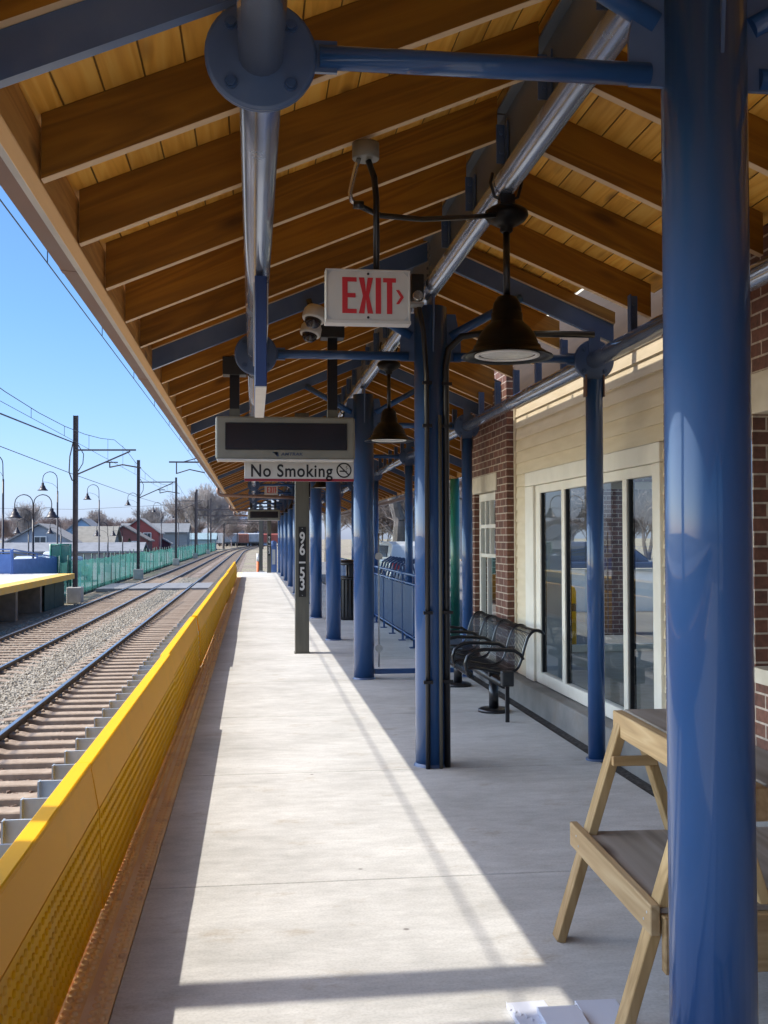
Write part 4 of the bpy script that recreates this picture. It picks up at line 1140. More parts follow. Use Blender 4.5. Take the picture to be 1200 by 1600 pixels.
def strap_panel(y0, y1):
    m = MB()
    n = 12
    w = 0.0135
    for k in range(n):
        yc = y0 + 0.02 + (y1 - y0 - 0.04) * k / (n - 1)
        vs, fs = [], []
        for i, p in enumerate(pr_):
            t = (pr_[min(i + 1, 39)] - pr_[max(i - 1, 0)]).normalized()
            nn = Vector((-t.y, t.x)) * 0.0022
            for q, s in ((-w / 2, 1), (w / 2, 1), (w / 2, -1), (-w / 2, -1)):
                vs.append((2.05 + p.x + nn.x * s, yc + q, p.y + nn.y * s))
        for i in range(39):
            for q in range(4):
                fs.append((i * 4 + q, i * 4 + (q + 1) % 4, i * 4 + 4 + (q + 1) % 4, i * 4 + 4 + q))
        m.add(vs, fs)
    for i in (3, 9, 16, 24, 31, 36):
        p = pr_[i]
        m.tube([(2.05 + p.x, y0 + 0.008, p.y - 0.006), (2.05 + p.x, y1 - 0.008, p.y - 0.006)], 0.005, 6)
    return m
SEAT = 0.56
for k in range(4):
    y0 = 8.62 + k * SEAT
    strap_panel(y0 + 0.01, y0 + SEAT - 0.01).build('seat', black, be)
for k in range(5):
    y = 8.62 + k * SEAT
    fr = MB().tube([(2.05 + p.x, y, p.y) for p in pr_], 0.0125, 8)
    fr.build('end_rod', black, be)
    MB().tube([(1.80, y, .36), (1.755, y, .40), (1.745, y, .455), (1.765, y, .515), (1.82, y, .555), (1.90, y, .57), (2.05, y, .565), (2.16, y, .555), (2.215, y, .52), (2.235, y, .48)], 0.015, 10).build('armrest', black, be)
MB().tube([(2.06, 8.56, .285), (2.06, 10.92, .285)], 0.038, 14).build('beam', black, be)
for y in (8.95, 10.55):
    lg = MB().tube([(2.06, y, 0.02), (2.06, y, .26)], 0.042, 16).build('leg', black, be)
    MB().lathe([(0.135, 0.0), (0.135, 0.022), (0.11, 0.034), (0.045, 0.036)], (2.06, y, 0), 28).build('foot', black, lg)
    MB().bar((2.06, y, .30), (2.06, y, .375), 0.06, 0.09).build('bracket', black, be)
ub = thing('outlet_post', (2.05, 8.42, 0), 'slim black post with a small box on top beside the near end of the bench', 'utility post')
MB().box(2.035, 2.065, 8.405, 8.435, 0.0, 0.29).build('post', black, ub)
MB().box(2.0, 2.10, 8.38, 8.46, 0.29, 0.415).build('box', blackplastic, ub, bevel=0.012, segs=2)

# ------------------------------------------------------------------ sawhorse with a plywood shelf
sh = thing('sawhorse', (1.395, 3.47, 0), 'raw timber sawhorse with a weathered plywood shelf behind the big blue column', 'sawhorse')
rz = Matrix.Translation((1.395, 3.47, 0)) @ Matrix.Rotation(R(-2.5), 4, 'Z')
def sb(m, name, mt, bevel=0.003):
    o = m.build(name, mt); o.matrix_basis = rz; adopt(o, sh)
    mod = o.modifiers.new('bevel', 'BEVEL'); mod.width = bevel; mod.segments = 1; mod.limit_method = 'ANGLE'
    return o
hx, hy, tz = 0.28, 0.385, 0.835
for sx_ in (-1, 1):
    for sy in (-1, 1):
        sb(MB().bar((sx_ * hx, sy * hy, 0.0), (sx_ * 0.03, sy * hy, tz - 0.03), 0.034, 0.074, up=(0, 1, 0)), 'leg', lumberZ)
sb(MB().box(-0.010, 0.19, -0.80, 0.43, tz - 0.012, tz + 0.008), 'top_board', ply_m)
sb(MB().box(-0.050, -0.012, -0.82, 0.44, tz - 0.085, tz + 0.004), 'top_beam', lumberY)
for sy in (-1, 1):
    sb(MB().box(-0.085, 0.085, sy * hy - 0.060, sy * hy - 0.038, tz - 0.185, tz - 0.15), 'cross_tie', lumberX)
    sb(MB().box(-0.17, 0.17, sy * hy - 0.068 if sy < 0 else sy * hy + 0.023, sy * hy - 0.030 if sy < 0 else sy * hy + 0.046, 0.345, 0.375), 'shelf_tie', lumberX)
sb(MB().box(-0.205, -0.175, -0.44, 0.50, 0.315, 0.405), 'shelf_rail', lumberY)
sb(MB().box(0.175, 0.205, -0.44, 0.50, 0.315, 0.405), 'shelf_rail', lumberY)
for yy in (-0.405, -0.375, 0.375, 0.405):
    sb(MB().lathe([(0.0045, -0.2062), (0.0045, -0.2045)], (0, yy, 0.345 if abs(yy) < 0.39 else 0.375), 8, 'x'), 'screw', galv, 0.0003)
sb(MB().box(-0.172, 0.60, -0.43, 0.40, 0.378, 0.393), 'shelf', ply_m, 0.001)
sb(MB().box(-0.17, 0.56, -0.468, -0.432, 0.21, 0.372), 'shelf_apron', lumberX)

# white trim boards lying in the foreground
for (x0, x1, y1, z, rot, lb) in ((0.80, 0.925, 3.325, 0.0, 1.5, 'white trim board lying on the concrete, leftmost of the three'), (0.875, 1.005, 3.235, 0.021, -1.0, 'white trim board lying over the other two in the foreground'), (1.02, 1.155, 3.31, 0.0, -1.5, 'white trim board on the concrete nearest the sawhorse foot')):
    t = thing('trim_board', ((x0 + x1) / 2, y1, z), lb, 'board', None, R(rot))
    o = MB().box(x0 - (x0 + x1) / 2, x1 - (x0 + x1) / 2, -2.4, 0, 0.001, 0.020).build('board', pvc, None, bevel=0.002)
    o.parent = t
    fl = MB()
    for k in range(5):
        q = x0 - (x0 + x1) / 2 - 0.004 + k * 0.012
        fl.prism([(q, -0.06 - 0.02 * k), (q + 0.008, -0.05 - 0.02 * k), (q + 0.004, 0.004 - 0.03 * k)], 0.0205, 0.0225, axis='z')
    if z == 0.0 and x0 < 0.9:
        f2 = fl.build('torn_film', pvc, None); f2.parent = o

# ------------------------------------------------------------------ screen, railing, bin beyond the bench
gs = thing('wind_screen', (1.75, FY[2], 0), 'clear glass wind screen between the columns beyond the bench', 'wind screen')
MB().box(1.33, 2.22, FY[2] - 0.005, FY[2] + 0.005, 0.20, 1.62).build('glass', clear, gs)
MB().box(1.285, 2.242, FY[2] - 0.025, FY[2] + 0.025, 0.05, 0.10).build('bottom_rail', blue, gs)
for z in (0.32, 1.30): MB().lathe([(0.04, -0.02), (0.04, 0.02)], (1.335, FY[2], z), 14, 'y').build('clamp', galv, gs)
MB().tube([(1.335, FY[2], 0.12), (1.335, FY[2], 1.55)], 0.008, 8).build('edge_rod', galv, gs)
rl = thing('guard_railing', (2.17, 13.2, 0), 'blue guard railing with mesh panels along the back of the platform', 'railing')
RY0, RY1 = 13.1, 30.0
MB().tube([(2.17, RY0, 0.985), (2.17, RY1, 0.985)], 0.022, 12).build('top_rail', blue, rl)
MB().tube([(2.17, RY0, 0.86), (2.17, RY1, 0.86)], 0.017, 10).build('mid_rail', blue, rl)
MB().tube([(2.17, RY0, 0.13), (2.17, RY1, 0.13)], 0.015, 10).build('bottom_rail', blue, rl)
y = RY0
while y <= RY1:
    p = MB().box(2.155, 2.185, y - 0.015, y + 0.015, 0.0, 0.975).build('post', blue, rl)
    MB().box(2.11, 2.21, y - 0.05, y + 0.05, 0.001, 0.014).build('foot', blue, p)
    if y + 1.1 <= RY1 + 0.01:
        mp_ = MB()
        for q in range(26):
            yy = y + 0.05 + q * 0.04
            mp_.box(2.166, 2.174, yy, yy + 0.022, 0.16, 0.83)
        mp_.build('mesh_panel', meshblue, rl)
    y += 1.1
tb = thing('litter_bin', (1.78, 19.4, 0), 'black slatted litter bin behind the fourth column', 'bin')
lb_ = MB()
for k in range(26):
    a = 2 * math.pi * k / 26
    lb_.add(MB().box(0.27, 0.285, -0.022, 0.022, 0.06, 0.74).v, MB().box(0.27, 0.285, -0.022, 0.022, 0.06, 0.74).f, False, Matrix.Translation((1.78, 19.4, 0)) @ Matrix.Rotation(a, 4, 'Z'))
lb_.build('slats', blackplastic, tb)
MB().lathe([(0.25, 0.0), (0.255, 0.06), (0.262, 0.74)], (1.78, 19.4, 0), 26).build('liner', black, tb)
bh = MB().lathe([(0.30, 0.74), (0.30, 0.79), (0.27, 0.79)], (1.78, 19.4, 0), 26).lathe([(0.29, 1.0), (0.30, 1.03), (0.26, 1.08), (0.0, 1.10)], (1.78, 19.4, 0), 26)
for a in range(4):
    c_, s_ = math.cos(a * math.pi / 2), math.sin(a * math.pi / 2)
    bh.box(1.78 + 0.26 * c_ - 0.05, 1.78 + 0.26 * c_ + 0.05, 19.4 + 0.26 * s_ - 0.05, 19.4 + 0.26 * s_ + 0.05, 0.79, 1.0)
bh.build('hood', black, tb)

# far end: emergency call point, marker, far end of the platform
ep = thing('call_point', (0.90, 46.3, 0), 'bright blue emergency call point standing at the far end of the platform', 'call point')
MB().box(0.76, 1.04, 46.15, 46.45, 0.0, 1.15).build('body', paleblue, ep, bevel=0.04, segs=2)
MB().lathe([(0.13, 1.15), (0.13, 1.30), (0.10, 1.36), (0.0, 1.38)], (0.90, 46.3, 0), 18).build('beacon', paleblue, ep)
MB().box(0.83, 0.97, 46.14, 46.149, 0.35, 1.0).build('front_panel', white_p, ep)
mk = thing('delineator', (0.22, 47.6, -1.32), 'orange and white delineator post past the end of the platform', 'marker post')
MB().lathe([(0.06, -1.32), (0.055, 0.45)], (0.22, 47.6, 0), 12).build('orange_tube', mat('orange', (0.75, 0.16, 0.04), rough=0.5), mk)
MB().lathe([(0.058, 0.452), (0.056, 0.80)], (0.22, 47.6, 0), 12).build('white_band', white_p, mk)

# ------------------------------------------------------------------ opposite platform
op = MB().box(-12.4, -8.22, -30, 46.75, -0.22, 0.0)
op.build('opposite_platform', concrete, kind='structure')
MB().box(-8.218, -7.60, -30, 46.75, -0.22, 0.001).build('opposite_platform_edge', yellow_tac, kind='structure')
sk = MB()
for k in range(18):
    y = 46.2 - k * 4.2
    sk.box(-12.0, -8.05, y - 0.35, y, -1.33, -0.222)
sk.box(-12.2, -11.9, -30, 46.3, -1.33, -0.222)
sk.build('opposite_platform_piers', foundation_m, kind='structure')
sks = thing('platform_skirt', (-8.0, 44, -1.3), 'dark green mesh skirt panels under the end of the opposite platform', 'skirt panel')
MB().box(-8.035, -8.0, 42.3, 44.3, -1.33, -0.225).build('panel', darkgreen, sks)
MB().box(-8.035, -8.0, 44.35, 46.55, -1.33, -0.225).build('panel', darkgreen, sks)
MB().box(-11.5, -8.04, 46.56, 46.6, -1.33, -0.225).build('panel', darkgreen, sks)
orl = thing('ramp_railing', (-10.4, 46.4, 0), 'bright blue panelled railing around the ramp end of the opposite platform', 'railing')
def rail_panel(p0, p1, zs0, zs1, solid):
    (x0, y0), (x1, y1) = p0, p1
    MB().bar((x0, y0, zs0 + 1.05), (x1, y1, zs1 + 1.05), 0.05, 0.05).build('top_rail', paleblue, orl)
    MB().bar((x0, y0, zs0 + 0.92), (x1, y1, zs1 + 0.92), 0.04, 0.04).build('mid_rail', paleblue, orl)
    if solid: MB().prism([(0, 0.02), (1, 0.02), (1, 0.85), (0, 0.85)], -0.01, 0.01, mat=Matrix(((x1 - x0, -(y1 - y0), 0, x0), (y1 - y0, (x1 - x0), 0, y0), (0, 0, 1, (zs0 + zs1) / 2), (0, 0, 0, 1)))).build('panel', paleblue, orl)
    for q in (0, 0.5, 1):
        xx, yy = x0 + (x1 - x0) * q, y0 + (y1 - y0) * q
        MB().box(xx - 0.03, xx + 0.03, yy - 0.03, yy + 0.03, zs0 + (zs1 - zs0) * q, zs0 + (zs1 - zs0) * q + 1.04).build('post', paleblue, orl)
rail_panel((-12.3, 46.5), (-10.2, 46.5), 0.0, 0.0, True)
rail_panel((-10.15, 46.6), (-8.9, 50.5), 0.0, -0.45, True)
rail_panel((-12.3, 40.0), (-12.3, 46.4), 0.0, 0.0, True)
rail_panel((-8.85, 50.6), (-8.75, 55.5), -0.45, -1.0, False)
rb = thing('notice_board', (-8.9, 49.5, -1.0), 'pale notice board on two posts behind the opposite ramp railing', 'notice board')
MB().box(-9.35, -8.75, 50.9, 50.95, 0.72, 1.25).build('board', signwhite, rb)
MB().box(-9.3, -9.25, 50.96, 51.0, -1.05, 1.2).box(-8.86, -8.81, 50.96, 51.0, -1.05, 1.2).build('post', fence_post, rb)

# ------------------------------------------------------------------ gooseneck lamps
def goose(x, y, zbase, ztop, shade_r, label, double=False, block=0.0, name='street_lamp', group='gooseneck lamps beyond the tracks'):
    t = thing(name, (x, y, zbase), label, 'street lamp', group)
    if block: MB().box(-0.26, 0.26, -0.26, 0.26, 0, block).build('footing', blockc, t, bevel=0.02)
    hgt = ztop - zbase
    MB().lathe([(0.085, block), (0.085, block + 0.55), (0.058, block + 0.6), (0.045, hgt - 1.1)], (0, 0, 0), 12).build('pole', lamp_pole, t)
    for s in ((-1, 1) if double else (-1,)):
        rr = 0.40
        pts = [(0.0, 0, hgt - 1.15), (0.0 + s * 0.02, 0, hgt - rr)]
        for k in range(1, 9):
            a = math.pi * k / 8
            pts.append((s * (0.02 + rr - rr * math.cos(a)), 0, hgt - rr + rr * math.sin(a)))
        pts.append((s * (0.02 + 2 * rr), 0, hgt - rr - 0.22))
        a_ = MB().tube(pts, 0.022, 8).build('arm', lamp_pole, t)
        br = [(0.0, 0, hgt - 1.0)] + [(s * (0.02 + 2 * rr * (1 - math.cos(R(q)))), 0, hgt - 1.0 + 0.42 * math.sin(R(q))) for q in (25, 50, 75, 90)]
        MB().tube(br, 0.009, 6).build('brace', lamp_pole, a_)
        xs, zs = s * (0.02 + 2 * rr), hgt - rr - 0.22
        k_ = shade_r / 0.30
        sd_ = MB().lathe([(0.05 * k_, 0.0), (0.075 * k_, -0.03), (0.08 * k_, -0.14), (0.13 * k_, -0.19), (0.17 * k_, -0.30), (0.21 * k_, -0.37), (0.30 * k_, -0.44), (0.295 * k_, -0.455), (0.20 * k_, -0.39)], (xs, 0, zs), 18)
        s_ = sd_.build('shade', lamp_pole, t)
        MB().lathe([(0.19 * k_, -0.395), (0.17 * k_, -0.44), (0.0, -0.47)], (xs, 0, zs), 14).build('lens', white_p, s_)
    for c in bpy.data.objects:
        if c.parent == t: c.matrix_parent_inverse = Matrix.Identity(4)
    for c in list(kids(t)):
        for g in kids(c): g.matrix_parent_inverse = Matrix.Identity(4)
    return t
goose(-11.1, 49, -1.0, 5.27, 0.30, 'tall gooseneck lamp cut by the left edge of the photo')
goose(-11.05, 62, -1.05, 5.31, 0.30, 'tall gooseneck lamp right of the double lamp')
goose(-10.85, 77, -1.05, 5.33, 0.30, 'tall gooseneck lamp just right of the nearest catenary mast')
goose(-9.76, 92, -1.05, 5.38, 0.30, 'tall gooseneck lamp against the second catenary mast')
goose(-9.89, 117, -1.05, 5.40, 0.30, 'tall gooseneck lamp in front of the dark red shed')
goose(-10.3, 150, -1.05, 5.4, 0.30, 'tall gooseneck lamp beside the third catenary mast, far off')
goose(-10.6, 185, -1.05, 5.4, 0.30, 'smallest and farthest of the tall gooseneck lamps')
goose(-9.99, 50, -1.0, 3.52, 0.36, 'double gooseneck lamp with two dark red shades', True, name='double_lamp')
goose(-16.3, 80, -1.05, 2.95, 0.32, 'short gooseneck lamp left of the double lamp before the grey house')
goose(-14.7, 84, -1.05, 2.95, 0.32, 'short gooseneck lamp over the roof of the grey house')
goose(-10.9, 82, -1.05, 2.75, 0.32, 'short gooseneck lamp on a concrete footing at the green fence, nearer of two', block=0.62)
goose(-11.6, 97, -1.05, 2.8, 0.32, 'short gooseneck lamp on a concrete footing at the green fence, farther of two', block=0.62)

# ------------------------------------------------------------------ catenary masts, gantries and wires
def mast(x, y, ztop, arm, label):
    t = thing('catenary_mast', (x, y, -1.33), label, 'catenary mast', 'catenary masts along the tracks')
    MB().box(x - 0.32, x + 0.32, y - 0.32, y + 0.32, -1.33, -0.62).build('footing', blockc, t, bevel=0.03)
    w = 0.10
    MB().box(x - w, x - w + 0.02, y - w, y + w, -0.62, ztop).box(x + w - 0.02, x + w, y - w, y + w, -0.62, ztop).box(x - w + 0.02, x + w - 0.02, y - 0.012, y + 0.012, -0.62, ztop).build('pole', pole_rust, t)
    MB().bar((x, y - 0.05, 5.38), (x + arm, y - 0.05, 5.40), 0.06, 0.07).build('cantilever', pole_rust, t)
    MB().bar((x + 0.1, y - 0.05, 4.32), (x + arm - 0.25, y - 0.05, 5.34), 0.05, 0.06).build('stay', pole_rust, t)
    s = MB().tube([(x + 0.12, y - 0.06, 5.6), (x + 0.35, y - 0.06, 5.2), (x + 0.32, y - 0.06, 4.8), (x + 0.12, y - 0.06, 4.45)], 0.02, 6)
    s.build('insulator', wire_m, t)
    rg = MB().bar((x + arm - 1.35, y + 0.1, 4.86), (x + arm - 0.8, y + 0.1, 4.86), 0.05, 0.05).bar((x + arm - 1.15, y + 0.1, 4.86), (x + arm - 1.15, y + 0.1, 4.62), 0.05, 0.05).tube([(x + arm - 1.15, y + 0.1, 4.64), (x + arm - 0.6, y + 0.1, 4.76), (x + arm + 0.2, y + 0.1, 4.62)], 0.03, 6)
    rg.build('registration_arm', pole_rust, t)
    return t
mast(-7.72, 47.6, 6.90, 2.6, 'nearest weathered catenary mast with a braced cantilever arm')
mast(-7.85, 74.5, 6.92, 2.6, 'second catenary mast from the camera behind the green fence')
mast(-7.95, 112, 7.85, 2.9, 'third catenary mast from the camera, on a concrete footing')
mast(-8.0, 150, 7.95, 2.9, 'fourth catenary mast from the camera along the green fence')
mast(-7.9, 190, 8.3, 2.9, 'fifth and farthest single catenary mast')
def gantry(y, zt, zb_, label):
    t = thing('catenary_gantry', (-4.2, y, -1.33), label, 'gantry', 'portal gantries over the distant tracks')
    s = shift(y)
    for x in (-8.6 + s, 1.2 + s):
        MB().box(x - 0.15, x + 0.15, y - 0.15, y + 0.15, -1.33, zt).build('pole', pole_rust, t)
    MB().bar((-8.6 + s, y - 0.17, zb_), (1.2 + s, y - 0.17, zb_), 0.10, 0.22).bar((-8.6 + s, y - 0.17, zb_ - 0.9), (1.2 + s, y - 0.17, zb_ - 0.9), 0.10, 0.12).build('beam', pole_rust, t)
gantry(165, 9.0, 5.9, 'nearest portal gantry spanning the tracks in the distance')
gantry(215, 9.5, 6.0, 'second portal gantry spanning the distant tracks')
gantry(270, 9.5, 6.1, 'third portal gantry near the freight cars')
gantry(330, 10.0, 6.6, 'farthest portal gantry behind the freight cars')
# bracket over the near track
hb = thing('wire_bracket', (-4.4, 58, 5.6), 'steel bracket carrying the wires over the nearer track', 'wire bracket')
MB().bar((-4.5, 58, 5.62), (1.9, 58, 5.62), 0.07, 0.08).build('arm', pole_rust, hb)
MB().bar((-3.7, 58, 5.64), (1.8, 58, 7.2), 0.05, 0.05).build('stay', pole_rust, hb)
MB().bar((-4.1, 58, 5.62), (-4.1, 58, 4.98), 0.06, 0.06).tube([(-4.1, 58, 5.0), (-3.4, 58, 5.22), (-2.6, 58, 5.05)], 0.03, 6).build('registration_arm', pole_rust, hb)
MB().box(1.78, 2.02, 57.88, 58.12, -1.33, 7.3).build('pole', pole_rust, hb)
def wires(xc, zc, zm, label, ys_, y0, y1, zlow=0.25):
    t = thing('overhead_wire', (xc, 30, zc), label, 'overhead wire')
    def zmess(y):
        f = ((y - ys_) % 36.0) / 36.0
        return zc + zlow + (zm - zc - zlow) * (2 * f - 1) ** 2
    yl = np.arange(y0, y1 + 1, 4.0)
    MB().tube([(xc + shift(y), y, zc) for y in yl], 0.008, 6).build('contact_wire', wire_m, t)
    MB().tube([(xc + shift(y), y, zmess(y)) for y in yl], 0.011, 6).build('messenger_wire', wire_m, t)
    for y in np.arange(y0 + 2, min(y1, 170), 5.0):
        MB().bar((xc + shift(y), y, zc), (xc + shift(y), y, zmess(y)), 0.012, 0.012).build('dropper', wire_m, t)
wires(-2.635, 5.06, 6.35, 'contact wire with droppers running just outside the canopy eave', 22.0, 2.0, 330, 1.0)
wires(-5.86, 4.72, 5.85, 'pair of overhead wires with droppers above the farther track', 11.6, 2.0, 330)
def cable(name, pts, rad, label):
    MB().tube(pts, rad, 6).build(name, wire_m, None, label=label, category='cable')
cable('feeder_cable', [(-7.7, 2, 5.9), (-7.75, 20, 5.4), (-7.8, 32, 5.35), (-7.8, 44, 5.62), (-7.8, 47.4, 5.70), (-7.95, 47.5, 5.1), (-7.98, 47.5, 4.4), (-7.85, 47.5, 4.05), (-7.74, 47.5, 4.02)], 0.028, 'heavy dark feeder cable that drops in a loop at the nearest mast')
cable('signal_cable', [(-7.9, 4, 5.2), (-7.9, 26, 4.45), (-7.9, 47.5, 4.35), (-7.9, 74, 4.35), (-7.9, 112, 4.6)], 0.014, 'thin grey cable strung between the masts below the feeder')
cable('signal_cable', [(-60, 210, 7.5), (-30, 190, 6.6), (-9, 175, 7.2), (-8, 172, 7.2)], 0.03, 'thin cable crossing the sky behind the lamps towards the far masts')

# ------------------------------------------------------------------ green scrim fence
fe = thing('mesh_fence', (-8.35, 48, -1.05), 'long fence hung with translucent green mesh beside the far track', 'fence')
def fx(y): return -8.45 + (shift(y) * 0.6) + 0.05 * math.sin(y * 0.7)
yl = list(np.arange(47.5, 236, 2.45))
for i, y in enumerate(yl):
    lean = random.uniform(-.05, .05)
    MB().tube([(fx(y), y, -1.33), (fx(y) + lean, y + lean, 0.66 + random.uniform(-.05, .10))], 0.035, 7).build('post', fence_post, fe)
    if i + 1 < len(yl):
        y2 = yl[i + 1]
        n = 8
        vs, fs = [], []
        t0, t1 = random.uniform(.42, .55), random.uniform(.42, .55)
        for k in range(n + 1):
            f = k / n
            yy = y + (y2 - y) * f
            xx = fx(y) + (fx(y2) - fx(y)) * f + 0.05 * math.sin(f * math.pi * 3) * random.uniform(.3, 1)
            vs += [(xx, yy, -1.2), (xx + 0.02, yy, t0 + (t1 - t0) * f - 0.07 * math.sin(f * math.pi))]
        for k in range(n): fs.append((2 * k, 2 * k + 2, 2 * k + 3, 2 * k + 1))
        MB().add(vs, fs, True).build('mesh_panel', scrim, fe)
gp = thing('fence_gate', (-8.6, 46.9, -1.05), 'tall dark green gate frame beside the nearest mast', 'gate')
MB().tube([(-9.25, 50.2, -1.05), (-9.25, 50.2, 1.25)], 0.05, 8).tube([(-8.35, 50.2, -1.05), (-8.35, 50.2, 1.25)], 0.05, 8).tube([(-9.25, 50.2, 1.22), (-8.35, 50.2, 1.22)], 0.035, 8).tube([(-8.8, 50.2, -1.0), (-8.8, 50.2, 1.22)], 0.03, 8).build('frame', green_post, gp)
MB().box(-9.2, -8.4, 50.19, 50.20, -0.95, 1.18).build('mesh_panel', scrim, gp)

# ------------------------------------------------------------------ houses
def house(name, x, y, w, dp, zw, zr, wall_c, roof_c, label, rz=0.0, cat='house', wins=((-0.22, 0.35), (0.22, 0.35)), ridge='y', z0=-1.34):
    """gable towards the camera when ridge == 'y'"""
    t = thing(name, (x, y, z0), label, cat, None, rz)
    key = 'wall_%.2f_%.2f_%.2f' % wall_c
    wm_ = MAT.get(key) or mat(key, wall_c, tuple(q * 0.86 for q in wall_c), 0.8, (1, 1, 5), rough=0.8)
    key = 'roof_%.2f_%.2f_%.2f' % roof_c
    rm_ = MAT.get(key) or mat(key, roof_c, tuple(q * 0.8 for q in roof_c), 1.5, rough=0.9)
    hw, hd = w / 2, dp / 2
    zwl, zrl = zw - z0, zr - z0
    if ridge == 'y':
        a = MB().prism([(-hw, 0), (hw, 0), (hw, zwl), (0, zrl - 0.1), (-hw, zwl)], -hd, hd)
        rf = MB()
        for s in (-1, 1):
            rf.prism([(s * (hw + 0.45), zwl - 0.45 * (zrl - zwl) / hw), (0, zrl), (0, zrl + 0.18), (s * (hw + 0.45), zwl - 0.45 * (zrl - zwl) / hw + 0.18)], -hd - 0.4, hd + 0.4)
    else:
        a = MB().prism([(-hd, 0), (hd, 0), (hd, zwl), (0, zrl - 0.1), (-hd, zwl)], -hw, hw, axis='x')
        rf = MB()
        for s in (-1, 1):
            rf.prism([(s * (hd + 0.45), zwl - 0.45 * (zrl - zwl) / hd), (0, zrl), (0, zrl + 0.18), (s * (hd + 0.45), zwl - 0.45 * (zrl - zwl) / hd + 0.18)], -hw - 0.4, hw + 0.4, axis='x')
    def fixp(o):
        o.parent = t; o.matrix_parent_inverse = Matrix.Identity(4); return o
    fixp(a.build('wall', wm_)); fixp(rf.build('roof', rm_))
    for wx, wz in wins:
        x0 = wx * w; z1 = wz * zwl
        f = fixp(MB().box(x0 - 0.75, x0 + 0.75, -hd - 0.08, -hd - 0.01, z1, z1 + 1.35).build('window', white_p))
        g = MB().box(x0 - 0.62, x0 - 0.04, -hd - 0.10, -hd - 0.082, z1 + 0.12, z1 + 1.23).box(x0 + 0.04, x0 + 0.62, -hd - 0.10, -hd - 0.082, z1 + 0.12, z1 + 1.23).build('pane', mat('dark_pane', (0.05, 0.06, 0.07), rough=0.15) if 'dark_pane' not in MAT else MAT['dark_pane'])
        g.parent = f; g.matrix_parent_inverse = Matrix.Identity(4)
    return t
house('grey_house', -25.2, 134, 7.2, 9, 1.15, 3.15, (0.30, 0.34, 0.40), (0.28, 0.27, 0.26), 'grey gabled house behind the double lamp', wins=((0.02, 0.72),))
house('grey_house', -19.9, 140, 4.6, 8, 1.0, 2.9, (0.26, 0.25, 0.23), (0.25, 0.235, 0.20), 'low house with a broad tan roof right of the grey gable', ridge='x')
house('grey_house', -34.5, 132, 5.0, 9, 1.3, 3.0, (0.32, 0.37, 0.42), (0.26, 0.27, 0.30), 'grey house at the left edge behind the first tall lamp', wins=())
house('blue_house', -26.2, 172, 6.5, 10, 1.9, 4.5, (0.26, 0.42, 0.62), (0.24, 0.25, 0.27), 'light blue gabled house rising behind the tan roof', wins=((0.0, 0.5),))
house('warehouse', -23.0, 118, 22, 6, 0.1, 0.9, (0.36, 0.35, 0.33), (0.22, 0.23, 0.25), 'long low pale shed behind the ramp railing', ridge='x', cat='shed', wins=())
house('red_house', -22.3, 192, 8.2, 9, 1.2, 3.6, (0.19, 0.07, 0.062), (0.19, 0.17, 0.16), 'brick red gabled house with a pale roof edge', wins=((-0.2, 0.4), (0.2, 0.4)))
house('red_house', -21.0, 206, 7.0, 9, 2.6, 5.2, (0.30, 0.07, 0.065), (0.35, 0.33, 0.31), 'taller dark red house just behind the brick red gable', wins=((0.2, 0.65),))
house('garden_shed', -17.8, 210, 3.6, 4, 0.55, 1.55, (0.15, 0.06, 0.085), (0.32, 0.30, 0.29), 'small dark red shed with a white trimmed gable', cat='shed', wins=())
house('dark_barn', -21.0, 235, 14, 10, 2.8, 4.6, (0.22, 0.24, 0.25), (0.18, 0.19, 0.20), 'big dark grey roofed barn above the shed', ridge='x', cat='barn', wins=())
house('teal_warehouse', -13.8, 262, 9.5, 10, 1.2, 2.6, (0.28, 0.40, 0.43), (0.24, 0.34, 0.38), 'pale teal low warehouse at the end of the green fence', ridge='x', cat='warehouse', wins=())
house('blue_building', 0.6, 400, 13, 10, 10.0, 11.5, (0.50, 0.66, 0.90), (0.45, 0.52, 0.62), 'tall pale blue building far behind the freight cars', ridge='x', cat='building', wins=((-0.2, 0.25), (0.15, 0.25)))

